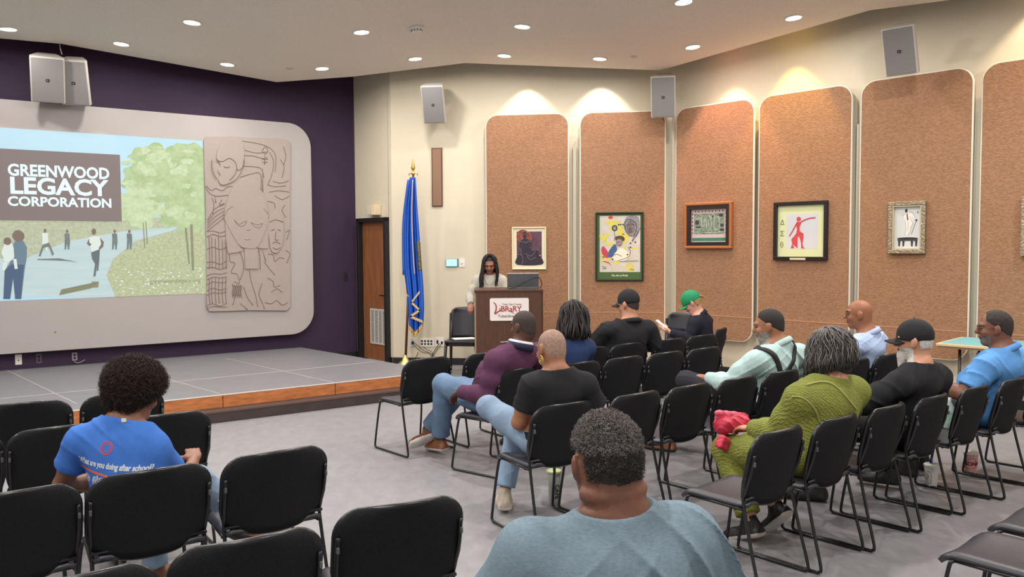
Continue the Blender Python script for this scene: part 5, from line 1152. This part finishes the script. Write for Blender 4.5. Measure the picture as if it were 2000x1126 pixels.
# 1 person in the blue T-shirt
kidblue = cloth('royal_blue', (62, 110, 190))
T, J, D, HT, org, so = person('person with an afro in a bright blue T-shirt, seen from behind at left', (-1.66, 3.58), 5, pel=(-1.68, 3.56, .55), N=(-1.735, 3.60, .945), C=(-1.700, 3.67, 1.055), head=(-30, 16, 0), shw=.175, shyaw=-6, sk=SK_M, hk=.93,
  sh=((-1.900, 3.57, .875), (-1.610, 3.62, .830)), el=(W_(-2.01, 3.60, .67), W_(-1.57, 3.84, .60)), wr=(W_(-1.86, 3.86, .62), W_(-1.60, 4.06, .66)), hands=((.3, .9, 0), (-.3, .8, .3)), kn=(W_(-1.84, 4.02, .50), W_(-1.57, 4.02, .57)), an=(W_(-1.80, 4.05, .10), W_(-1.44, 4.33, .25)),
  w=.98, dep=.95, arm=.92, leg=.92, vox=.0075, shirt=kidblue, sleeve=.62, pants=denim, shoes=(sh_brown, sh_dark), shoedir=(((0, 1, 0), (0, 0, 1)), ((.6, .5, -.5), (0, .4, .8))), hair=hairm('dark_brown', (38, 27, 22)), hem=.46)
hm = hairm('dark_brown', (38, 27, 22)); tip = hairm('brown_tip', (74, 52, 40))
afro = [pell(HT(0, -.025, .062), J['HR'], np.array([.118, .125, .108]), .05), pell(HT(0, -.05, -.01), J['HR'], np.array([.088, .075, .07]), .04)]
def af(q):
    l = (q-HT(0, 0, 0))@J['HR']; d = union(afro, q)+.004*np.sin(q[:, 0]*95)*np.sin(q[:, 1]*90+1)*np.sin(q[:, 2]*97)+.003*np.sin(q[:, 0]*170+1)*np.sin(q[:, 2]*160)
    return np.maximum(d, -(l[:, 2]-.075+(.10-l[:, 1])*.86))
lo, hi = bounds(afro, .03); ho = mk('hair', af, lo, hi, .006, [hm], T, org)
p_, n_2 = mesh_pts(ho, org, 9000); tufts(T, org, p_, n_2, hm, .024, .0013, 1.2); p_, n_2 = mesh_pts(ho, org, 2600); tufts(T, org, p_+n_2*.006, n_2, tip, .022, .0011, 1.2)
MB().tube([HT(.02, -.09, .155)-org, HT(.012, -.115, .125)-org], .005, 6).obj('hair_clip', mat('clip_pale', (206, 184, 170), .4), T, smooth=True)
MB().box(tuple(np.array([-1.69, 3.525, .975])-org), (.020, .003, .016)).obj('collar_tag', m_white, so)
dg = bpy.context.evaluated_depsgraph_get()
def on_back(me, name, m, cx, cz, rot, par, org, dirv=V3(0, 1, 0), off=.0014, sx=1., skew=0.):
    """lay flat lettering onto the cloth of the back"""
    bv = BVHTree.FromObject(par, dg); ry = V3(1, 0, 0); kill = []
    for v in me.vertices:
        x, y, z_ = v.co; a = cx+(x*math.cos(rot)-y*math.sin(rot)); b = cz+(x*math.sin(rot)+y*math.cos(rot)); o = Vector((a-org[0], -1.0, b))
        h = bv.ray_cast(o, Vector(dirv)); hy = h[0].y if h[0] is not None else 0; v.co = (a-org[0], hy-(off if z_ > 0 else .0004), b)
    return link(name, me, m, par)
T_org = org
dg.update()
me = text_mesh('What are you doing after school?', 1, .0006, .035); xs = [v.co.x for v in me.vertices]
for v in me.vertices: v.co = ((v.co.x-min(xs))/(max(xs)-min(xs))*.315, v.co.y*.034, .0006 if v.co.z > 0 else 0)
on_back(me, 'lettering', mat('print_white', (206, 210, 216), .7), -1.880, .800, math.radians(-8), so, org)
mb = MB()
for k in range(16):
    a = 2*math.pi*k/16; mb.box((.026*math.cos(a), .026*math.sin(a), 0), (.0045, .011, .001), R=Matrix.Rotation(a, 3, 'Z'))
for k in range(10):
    a = 2*math.pi*k/10; mb.box((.017*math.cos(a), .017*math.sin(a), 0), (.005, .006, .001))
on_back(mb.mesh('emblem'), 'emblem', mat('print_red', (196, 74, 84), .7), -1.745, .865, 0, so, org)
mb = MB(); g_ = 24; mb.add([(.26*i/g_, .010*k-.0, .0006) for i in range(g_+1) for k in (0, 1)], [(2*i, 2*i+2, 2*i+3, 2*i+1) for i in range(g_)])
on_back(mb.mesh('stripe'), 'stripe', mat('print_coral', (214, 96, 80), .7), -1.880, .775, math.radians(-12), so, org)
mb = MB()
for k in range(18): a = 2*math.pi*k/18; b_ = 2*math.pi*(k+1)/18; mb.add([(.026*math.cos(a), .020*math.sin(a), 0), (.026*math.cos(b_), .020*math.sin(b_), 0), (.021*math.cos(b_), .016*math.sin(b_), 0), (.021*math.cos(a), .016*math.sin(a), 0)], [(0, 1, 2, 3)])
for k in range(5): a = 2*math.pi*k/5; mb.lathe([(.006, 0), (.0001, .0005)], 8, c=(.012*math.cos(a), .010*math.sin(a), 0), cap=False)
on_back(mb.mesh('reel'), 'printed_reel', mat('print_white', (206, 210, 216)), -1.85, .732, 0, so, org)
on_back(text_mesh('film', .05, .0006, .001, 'LEFT', .3), 'lettering', mat('print_white', (206, 210, 216)), -1.81, .705, math.radians(14), so, org)
# 2 foreground man
T, J, D, HT, org, so = person('heavy man with short grey hair in a heather grey-blue T-shirt in the foreground', (.25, 2.14), 5, pel=(.25, 2.16, .56), N=(.275, 2.09, 1.005), C=(.245, 2.13, 1.150), head=(15, 3, -2), sh=((.055, 2.09, .925), (.450, 2.14, .940)), sk=('foreground', (112, 74, 58)), hk=1.06,
  el=((-.345, .02, .68), (.36, .02, .70)), wr=((-.20, .30, .62), (.20, .30, .62)), w=1.45, dep=1.5, arm=1.42, leg=1.25, belly=.06, neck=.080, jaw=1.15, vox=.0065, hairline=None, coll=.042, csl=.9, extra=lambda HT: [pcap(HT(.070*math.sin(math.radians(a)), -.018-.062*math.cos(math.radians(a)), z), HT(.070*math.sin(math.radians(a+20)), -.018-.062*math.cos(math.radians(a+20)), z), .024, .024, .005) for z in (-.062, -.112) for a in range(-70, 70, 20)],
  shirt=mat('cloth_heather', (112, 130, 142), .9, noise=.13, nscale=70, bump=.35, bscale=320, spec=.2, stretch=(1, 1, 3)), sleeve=.66, wr_amp=.014, pants=darkpants, shoes=(sh_black, sh_dark), pant_len=.92, shirt_t=.016)
hg = hairm('grey_curly', (52, 46, 44)); hg2 = hairm('grey_curly_light', (138, 132, 130))
fade = lambda l: np.minimum(l[:, 2]-(.058-(.078-l[:, 1])*.66)+0*l[:, 0], np.where((np.abs(l[:, 0]) > .055) & (l[:, 1] > -.046) & (l[:, 1] < .06), l[:, 2]-.034, .2))
ho = hair_shell(T, J, HT, org, hg, fade, .004, 1.06, .005, .002, 110, grow=(1.0, 1.02, 1.03))
hz = lambda lim: (lambda c: (lambda l: (l[:, 2] > lim) & ~((np.abs(l[:, 0]) > .06) & (l[:, 1] > -.055) & (l[:, 2] < .048)))((c-HT(0, 0, 0))@J['HR']))
p_, n_2 = mesh_pts(ho, org, 8000, hz(-.03)); tufts(T, org, p_, n_2, hg, .008, .0008, 1.2)
p_, n_2 = mesh_pts(ho, org, 5500, hz(.045)); tufts(T, org, p_, n_2, hg2, .010, .0008, 1.4); p_, n_2 = mesh_pts(ho, org, 1500, hz(.0)); tufts(T, org, p_, n_2, hg2, .007, .0006, 1.3)
# 3 purple pullover
purp = cloth('plum', (84, 48, 72)); bz = hairm('black_buzz', (50, 38, 34), b=.5)
T, J, D, HT, org, so = person('man in a plum pullover with navy collar and light jeans leaning back', (-.13, 6.28), 53, pel=(-.17, 6.32, .55), N=(.055, 6.19, .955), C=(.085, 6.20, 1.105), head=(48, 8, 0), sh=((-.125, 6.03, .87), (.205, 6.39, .88)), sk=SK_D, hk=1.03,
  el=(W_(-.20, 6.00, .62), W_(.12, 6.62, .64)), wr=(W_(-.40, 6.16, .62), W_(-.12, 6.66, .62)), hands=((.2, .8, -.5), (-.2, .9, -.2)), kn=(W_(-.56, 6.60, .60), W_(-.42, 6.74, .55)), an=(W_(-.60, 6.72, .13), W_(-.72, 6.86, .17)),
  w=1.22, dep=1.2, arm=1.25, leg=1.2, belly=.03, neck=.066, shirt=purp, wr_amp=.008, pants=denim2, shoes=(sh_brown, sh_white), shoedir=(((.25, .9, -.1), (0, .1, 1)), ((-.9, .35, -.2), (.35, .7, .6))), hair=bz, hairline=lambda l: short_line(l) & ear_free(l), neckcut=.004, vox=.008)
ax_ = unit(J['C']-J['HR'][:, 1]*.02-J['N']); collar_band(T, J, org, .070, mat('collar_navy', (30, 30, 56), .8), ax_, .040)
o = collar_band(T, J, org, .062, mat('collar_white', (206, 200, 206), .8), ax_, .052); o.name = 'collar_lining'
o = MB().add([tuple(J['N']+V3(*v)-org) for v in ((-.045, -.06, .045), (-.145, -.035, .040), (-.115, .03, .030), (-.05, .03, .05))], [(0, 1, 2, 3)]).obj('collar_point', mat('collar_white', (206, 200, 206)), T); o.modifiers.new('s', 'SOLIDIFY').thickness = .005
# 4 shaved head woman
T, J, D, HT, org, so = person('woman with shaved head and gold earring in a black T-shirt and light jeans', (.24, 4.97), 30, pel=(.22, 4.94, .55), N=(.265, 4.86, .965), C=(.235, 4.91, 1.095), head=(34, 16, 4), sh=((.115, 4.83, .895), (.435, 4.92, .885)), sk=SK_B, hk=1.0,
  el=(W_(.035, 4.86, .665), W_(.545, 4.99, .665)), wr=(W_(.16, 5.08, .66), W_(.42, 5.18, .62)), hands=((.6, .6, 0), (-.5, .8, 0)), kn=(W_(-.155, 5.16, .70), W_(.02, 5.36, .50)), an=(W_(.16, 5.50, .42), W_(-.055, 5.24, .12)),
  w=1.05, dep=1.05, arm=1.05, leg=.98, neck=.050, shirt=blackcloth, sleeve=.66, wr_amp=.008, pants=denim, shoes=(sh_beige, sh_white), shoedir=(((.6, .8, -.3), (0, .3, .9)), ((.45, .9, -.05), (0, 0, 1))), hair=hairm('buzz_grey', (142, 114, 98), b=.4), hairline=lambda l: (short_line(l) & ear_free(l)), vox=.0075, pant_len=.90)
glasses(T, J, HT, org, mat('glasses_violet', (60, 48, 76), .3), 1., .029, .024)
mb = MB(); c = HT(-.088, -.006, -.062)-org; Rm = J['HR']
def ering(rad, r_): mb.tube([c+Rm@np.array([.0, rad*math.cos(q), rad*1.25*math.sin(q)]) for q in np.linspace(0, 6.283, 17)[:-1]], r_, 6, closed=True)
ering(.020, .0035); ering(.009, .003); mb.tube([c+Rm@np.array([0, 0, .024]), c+Rm@np.array([.004, .002, .034])], .0015, 5); mb.obj('earring', gold_m, T, smooth=True)
# 5 woman with locs
bk_h = hairm('black', (24, 20, 20))
T, J, D, HT, org, so = person('woman with long black locs in a royal blue top, seen from behind', (.40, 6.62), 36, pel=(.40, 6.62, .55), N=(.485, 6.62, .955), C=(.49, 6.65, 1.115), head=(30, 12, 0), sk=SK_D, hk=.98, shw=.17, shyaw=30, shirt=cloth('navy_blue', (38, 54, 92)), sleeve=.7, pants=blackpants, shoes=(sh_black, sh_dark), hair=bk_h, hairline=lambda l: short_line(l) & ear_free(l), w=1.0, vox=.010)
strands(T, J, HT, org, bk_h, 84, .20, .0085, (35, 325), .08, 'locs', .009, grow=.010)
strands(T, J, HT, org, hairm('black_sheen', (52, 46, 45)), 40, .185, .0080, (60, 300), .10, 'locs', .010, grow=.026)
# 6 man in black cap
T, J, D, HT, org, so = person('man in a black baseball cap and loose black shirt, seen from behind left', (1.00, 7.88), 36, pel=(1.02, 7.88, .55), N=(1.13, 7.82, .985), C=(1.115, 7.85, 1.155), head=(52, 10, 0), shw=.215, shyaw=20, sk=SK_L, hk=1.05, el=(W_(.80, 7.85, .78), W_(1.40, 7.98, .72)), wr=(W_(.76, 8.10, .80), W_(1.22, 8.22, .72)), hands=((.1, .9, .1), (-.5, .8, 0)),
  w=1.35, dep=1.25, arm=1.35, leg=1.15, belly=.04, neck=.066, shirt=blackcloth, collar_m=blackcloth, sleeve=(.98, .98), wr_amp=.012, pants=blackpants, shoes=(sh_black, sh_dark), hair=hairm('brown', (50, 36, 30)), hairline=lambda l: short_line(l) & ear_free(l), vox=.010, neckcut=.002)
cap(T, J, HT, org, mat('cap_black', (22, 22, 25), .85, bump=.2, bscale=200), mat('cap_black', (22, 22, 25)), 1.05); glasses(T, J, HT, org, wire)
# 7 woman in green cap
T, J, D, HT, org, so = person('woman in a green baseball cap and navy jacket looking down at her phone', (2.10, 9.12), 66, pel=(2.12, 9.10, .55), N=(2.09, 9.10, .935), C=(2.00, 9.10, 1.075), head=(74, 34, 0), shw=.165, shyaw=55, sk=SK_P, hk=.97, el=(W_(1.93, 8.92, .70), W_(2.0, 9.3, .70)), wr=(W_(1.74, 8.98, .76), W_(1.74, 9.10, .77)), hands=((-.1, .9, .35), (.1, .9, .35)), palm=((.2, -.2, .8), (-.2, -.2, .8)), arm=.9, w=.95,
  shirt=cloth('navy_black', (30, 31, 42)), collar_m=cloth('navy_black', (30, 31, 42)), pants=darkpants, shoes=(sh_black, sh_dark), hair=hairm('fair', (140, 104, 66), (186, 150, 100)), hairline=lambda l: (l[:, 2] > .03-(.07-l[:, 1])*.6) & ear_free(l), vox=.009, neckcut=.014)
gcap = mat('cap_green', (18, 132, 84), .8, noise=.1, nscale=30, bump=.2, bscale=150); cap(T, J, HT, org, gcap, gcap, 1.)
hair_shell(T, J, HT, org, hairm('fair', (140, 104, 66)), lambda l: np.minimum(np.minimum(.030-l[:, 2], l[:, 2]+.080+.3*l[:, 1]), np.minimum(.030-l[:, 1], np.where((np.abs(l[:, 0]) > .060) & (l[:, 1] > -.035), l[:, 2]-.012, .2))), .008, .97, .006, .002, 120)
mb = MB()
for k in range(16): mb.tube(catmull([HT(RNG.uniform(-.02, .02), -.09, RNG.uniform(-.005, .03))-org, HT(RNG.uniform(-.02, .02), -.125, RNG.uniform(.0, .03))-org, HT(RNG.uniform(-.025, .025), -.150, RNG.uniform(-.04, .0))-org], 4), .0055, 5)
mb.obj('ponytail', hairm('fair_light', (176, 140, 96)), T, smooth=True)
ph = thing('phone', 'white phone held by the woman in the green cap', 'phone', (1.655, 9.03, .845), 1.1)
MB().box((0, 0, 0), (.075, .012, .15), R=Matrix.Rotation(math.radians(-52), 3, 'X')).obj('case', mat('phone_white', (222, 222, 220)), ph, bevel=.003)
# 8 suspenders
aqua = cloth('aqua', (172, 198, 196))
T, J, D, HT, org, so = person('bearded man in a pale aqua shirt with black suspenders, head in profile', (1.84, 6.14), 36, pel=(1.86, 6.13, .55), N=(2.00, 6.10, .965), C=(1.93, 6.14, 1.105), head=(66, 10, 0), sh=((1.79, 5.98, .865), (2.17, 6.22, .88)), sk=SK_B, hk=1.07, el=(W_(1.60, 6.02, .70), W_(2.18, 6.38, .66)), wr=(W_(1.50, 6.24, .70), W_(1.86, 6.52, .64)), hands=((-.1, .9, .1), (-.4, .8, 0)),
  kn=(W_(1.36, 6.36, .66), W_(1.62, 6.60, .52)), an=(W_(1.62, 6.78, .24), W_(1.30, 6.78, .10)), w=1.25, dep=1.25, arm=1.25, leg=1.05, belly=.05, neck=.066, shirt=aqua, collar_m=aqua, wr_amp=.012, pants=darkpants, shoes=(sh_brown, sh_dark), shoedir=(((-.4, .9, -.2), (0, .3, .9)), ((-.4, 1, 0), (0, 0, 1))), hair=bk_h, beard=jawbeard, beardm=mat('beard_grey', (150, 140, 132), .9, noise=.4, nscale=90, bump=.8, bscale=200), neckcut=.004, vox=.0085, pant_len=.86)
hair_shell(T, J, HT, org, hairm('black_fine', (30, 24, 22), b=.6), lambda l: np.minimum(np.minimum(l[:, 2]-(.062-(.040-l[:, 1])*.86), .048-l[:, 1]+.25*np.abs(l[:, 0])), np.where((np.abs(l[:, 0]) > .068) & (l[:, 1] > -.028), l[:, 2]-.026, .2)), .0035, 1.07, .005)
def strap(pts, m, name, off=.006, w__=.019):
    bv = BVHTree.FromObject(so, dg); C2_ = catmull([np.array(p) for p in pts], 7); B_ = []; N_ = []
    for p in C2_:
        h = bv.find_nearest(Vector(p-org)); B_.append(np.array(h[0])); N_.append(np.array(h[1]))
    B_, N_ = np.array(B_), np.array(N_)
    for _ in range(5):
        B_[1:-1] = (B_[:-2]+B_[1:-1]+B_[2:])/3; N_[1:-1] = (N_[:-2]+N_[1:-1]+N_[2:])/3
    vs = []
    for i in range(len(B_)):
        t = unit(B_[min(i+1, len(B_)-1)]-B_[max(i-1, 0)]); n = unit(N_[i]); s = unit(np.cross(t, n)); b = B_[i]+n*off
        vs += [b-s*w__, b, b+s*w__]
    o = MB().add(vs, [(3*i+k, 3*i+k+1, 3*i+k+4, 3*i+k+3) for i in range(len(B_)-1) for k in (0, 1)]).obj(name, m, so, smooth=True); s_ = o.modifiers.new('s', 'SOLIDIFY'); s_.thickness = .010; s_.offset = 0
dg.update()
u_ = lambda x, y, Y: at(x, y, Y)
strap([u_(1470, 672, 6.10), u_(1483, 662, 5.96), u_(1505, 680, 5.93), u_(1520, 705, 5.93), u_(1528, 735, 5.93), u_(1530, 760, 5.95)], mat('suspender_black', (22, 22, 24), .7), 'suspender')
strap([u_(1548, 655, 6.12), u_(1560, 668, 6.05), u_(1558, 690, 6.02), u_(1548, 712, 5.98), u_(1536, 735, 5.95), u_(1530, 758, 5.95)], mat('suspender_black', (22, 22, 24)), 'suspender')
# 9 woman in green sweater
gknit = knit('cloth_green_knit', (120, 126, 50), 26, .5); gk = knit('hair_strand_grey', (84, 80, 78), 60, .5, .6)
T, J, D, HT, org, so = person('grey-haired woman in a moss green knit sweater holding a pink bag', (1.64, 4.56), 30, pel=(1.66, 4.56, .55), N=(1.80, 4.56, .955), C=(1.795, 4.60, 1.095), head=(52, 14, 0), sh=((1.595, 4.48, .865), (1.945, 4.64, .88)), sk=SK_L, hk=1.0, el=(W_(1.50, 4.60, .655), W_(1.96, 4.86, .66)), wr=(W_(1.42, 4.80, .635), W_(1.68, 4.98, .62)), hands=((-.2, .9, -.1), (-.6, .7, 0)),
  kn=(W_(1.30, 4.93, .475), W_(1.50, 5.04, .48)), an=(W_(1.38, 4.70, .12), W_(1.57, 4.84, .16)), w=1.28, dep=1.25, arm=1.35, leg=1.18, belly=.05, neck=.056, shirt=gknit, wr_amp=.006, pants=gknit, shoes=(sh_black, sh_white), shoedir=(((-.15, .8, -.3), (0, .3, .9)), ((-.1, .7, -.7), (0, .7, .7))), hair=hairm('grey', (96, 90, 88)), neckcut=.016, vox=.008, shirt_name='sweater', shirt_t=.018)
g1_, g2_ = hairm('grey_dark', (50, 46, 46), b=.4), hairm('grey_light', (112, 108, 105), b=.4)
bob = [pell(HT(0, -.030, .045), J['HR'], np.array([.094, .108, .098]), .04), pell(HT(0, -.050, -.040), J['HR'], np.array([.084, .066, .085]), .05)]
def bf(q): l = (q-HT(0, 0, 0))@J['HR']; return np.maximum(union(bob, q), -np.where(l[:, 2] > .055, .2+l[:, 2]*0, np.minimum(.2, .022-l[:, 1])))
lo, hi = bounds(bob, .03); mk('hair', bf, lo, hi, .007, [g1_], T, org)
strands(T, J, HT, org, g1_, 520, .125, .0034, (20, 340), .04, 'hair_locks', .010, grow=.016, sides=4); strands(T, J, HT, org, g2_, 190, .085, .0022, (22, 338), .04, 'grey_locks', .011, grow=.026, sides=4)
dg.update()
strap([u_(1575, 748, 4.42), u_(1600, 738, 4.42), u_(1630, 745, 4.42), u_(1655, 775, 4.42), u_(1675, 800, 4.45)], mat('cloth_green_seam', (146, 146, 82), .8), 'seam_cord', .003, .004)
strap([u_(1546, 775, 4.42), u_(1568, 778, 4.42), u_(1590, 800, 4.42), u_(1602, 825, 4.42)], mat('cloth_green_seam', (146, 146, 82)), 'seam_cord', .003, .0035)
bg = thing('handbag', 'crumpled pink and red bag on the lap of the woman in green', 'bag', (1.33, 4.92, .60), math.radians(30))
m_bag = mat('bag_red', (190, 44, 70), .55, noise=.15, nscale=14, bump=.5, bscale=22); m_bag2 = mat('bag_pink', (220, 92, 118), .55, noise=.1, nscale=14)
bp = [pbox((0, 0, .03), None, (.115, .055, .045), .03, .04), pcap((-.09, 0, .05), (.10, .01, .06), .035, .03, .03)]
mk('pouch', lambda q: union(bp, q)+wrinkle(q, .007, 22, 1.), (-.2, -.13, -.08), (.2, .13, .16), .007, [m_bag], bg, np.zeros(3))
bp2 = [pcap((-.12, 0, .115), (.08, .01, .085), .018, .012, .02), pcap((-.12, .01, .085), (.05, .0, .075), .012, .012, .02)]
mk('fold', lambda q: union(bp2, q)+wrinkle(q, .003, 30, 1.), (-.18, -.06, .03), (.14, .08, .17), .006, [m_bag2], bg, np.zeros(3))
bp3 = [pbox((-.125, -.05, -.055), np.array(Matrix.Rotation(.5, 3, 'Y')), (.035, .03, .04), .012, .01)]
mk('strap_end', lambda q: union(bp3, q)+wrinkle(q, .003, 40, 1.), (-.2, -.12, -.13), (-.05, .02, .02), .006, [m_bag], bg, np.zeros(3))
# 10 bald man
ltblue = cloth('light_blue', (164, 182, 214))
T, J, D, HT, org, so = person('bald man with glasses in a light blue button shirt, head in profile', (2.95, 6.95), 40, pel=(2.96, 6.95, .55), N=(3.02, 6.91, .955), C=(2.945, 6.94, 1.12), head=(68, 4, 0), shw=.19, shyaw=42, sk=('bald', (148, 96, 68)), hk=1.03, el=(W_(2.74, 6.92, .66), W_(3.1, 7.2, .66)), wr=(W_(2.62, 7.14, .62), W_(2.85, 7.3, .62)), w=1.1, dep=1.15, arm=1.15, neck=.066, shirt=ltblue, collar_m=ltblue, wr_amp=.013, pants=darkpants, shoes=(sh_black, sh_dark), neckcut=.001, vox=.009, shirt_t=.018)
glasses(T, J, HT, org, wire)
# 11 bearded man black cap
wh = mat('beard_white', (206, 202, 196), .9, noise=.15, nscale=80, bump=1., bscale=150)
T, J, D, HT, org, so = person('man with long white beard, black baseball cap and black long-sleeved shirt', (2.44, 5.14), 38, pel=(2.46, 5.14, .55), N=(2.56, 5.10, .960), C=(2.53, 5.14, 1.105), head=(60, 4, 0), sh=((2.37, 4.98, .865), (2.72, 5.20, .87)), sk=SK_L, hk=1.0, el=(W_(2.14, 4.96, .74), W_(2.76, 5.34, .64)), wr=(W_(2.10, 5.20, .70), W_(2.42, 5.5, .62)), kn=(W_(2.15, 5.44, .50), W_(2.50, 5.60, .50)), an=(W_(2.04, 5.42, .11), W_(2.66, 5.70, .13)), w=1.05, dep=1.05, arm=1.15, neck=.056, shirt=blackcloth, wr_amp=.008, pants=blackpants, shoes=(sh_black, sh_dark), shoedir=(((-.5, .9, 0), (0, 0, 1)), ((-.3, 1, 0), (0, 0, 1))), beard=jawbeard, beardm=wh, hair=wh, vox=.008, pant_len=.9)
kc = mat('cap_black', (22, 22, 25)); cap(T, J, HT, org, kc, kc, 1., t=.014); glasses(T, J, HT, org, m_black)
hair_shell(T, J, HT, org, wh, lambda l: np.minimum(np.minimum(.052-l[:, 2], l[:, 2]+.045), np.minimum(.035-l[:, 1], np.where((np.abs(l[:, 0]) > .060) & (l[:, 1] > -.035), l[:, 2]-.012, .2))), .007, 1., .006, .002, 120)
bd = [pell(HT(0, .070, -.085), J['HR'], np.array([.045, .030, .040]), .03), pell(HT(0, .072, -.135), J['HR'], np.array([.036, .024, .055]), .03), pell(HT(0, .074, -.18), J['HR'], np.array([.020, .015, .035]), .03)]
lo, hi = bounds(bd, .02); bo = mk('beard', lambda q: union(bd, q)+.002*np.sin(q[:, 0]*140)*np.sin(q[:, 2]*60), lo, hi, .005, [wh], T, org)
# 12 blue polo
T, J, D, HT, org, so = person('man with glasses in a sky blue polo shirt at the right edge', (3.32, 5.75), 40, pel=(3.36, 5.76, .55), N=(3.47, 5.74, .965), C=(3.41, 5.77, 1.115), head=(66, 4, 0), sh=((3.26, 5.60, .865), (3.64, 5.86, .875)), sk=('polo', (120, 78, 60)), hk=1.05, el=(W_(3.12, 5.60, .68), W_(3.66, 6.0, .66)), wr=(W_(3.02, 5.76, .715), W_(3.32, 6.12, .62)), hands=((-.2, .7, -.5), (-.4, .8, 0)), w=1.2, dep=1.2, arm=1.3, belly=.05, neck=.066,
  shirt=cloth('sky_blue', (88, 142, 200)), collar_m=cloth('sky_blue', (88, 142, 200)), sleeve=(.80, .8), wr_amp=.007, pants=darkpants, shoes=(sh_black, sh_dark), beard=lambda l: jawbeard(l) & (l[:, 1] > .03), beardm=mat('beard_stubble', (112, 98, 90), .9, noise=.3, nscale=90), neckcut=.002, vox=.0085)
hair_shell(T, J, HT, org, hairm('dark_grey', (40, 33, 31), b=.8), lambda l: np.minimum(np.minimum(l[:, 2]-(.062-(.050-l[:, 1])*.82), .040-l[:, 1]+.2*np.abs(l[:, 0])), np.where((np.abs(l[:, 0]) > .068) & (l[:, 1] > -.028), l[:, 2]-.026, .2)), .006, 1.05, .005, .002, 110)
glasses(T, J, HT, org, wire)
# 13 speaker
T, J, D, HT, org, so = person('woman with long black braids in an off-white blouse standing behind the podium reading', (-.30, 10.72), 180, pel=(-.30, 10.76, .95), N=(-.29, 10.76, 1.345), C=(-.29, 10.70, 1.475), head=(178, 22, 0), shw=.16, shyaw=180, sk=('speaker', (150, 98, 78)), hk=.96, el=((-.25, .02, 1.06), (.25, .02, 1.06)), wr=((-.16, .20, 1.06), (.235, .16, .97)), kn=((-.09, .02, .50), (.09, .02, .50)), an=((-.09, .0, .09), (.09, .0, .09)), hands=((0, 1, 0), (0, .7, -.5)), w=.95, arm=.9, leg=.95, neck=.045,
  shirt=cloth('off_white', (176, 170, 158)), hem=.86, sleeve=(.98, 1.), pants=darkpants, shoes=(sh_black, sh_dark), hair=bk_h, hairline=lambda l: (l[:, 2] > .090-(.076-l[:, 1])*.62), vox=.008, shirt_name='blouse', neckcut=.008)
strands(T, J, HT, org, bk_h, 120, .30, .0065, (54, 306), .03, 'braids', .008, grow=.008); strands(T, J, HT, org, bk_h, 34, .33, .006, (44, 70), .16, 'braids', .008, grow=.010)
mb = MB(); 
for s in (-1, 1): mb.tube(catmull([J['N']+V3(s*.05, -.04, .03)-org, J['N']+V3(s*.06, -.10, -.04)-org, J['N']+V3(s*.03, -.135, -.12)-org], 5), .006, 6)
mb.obj('ruffle', cloth('off_white', (176, 170, 158)), T, smooth=True)
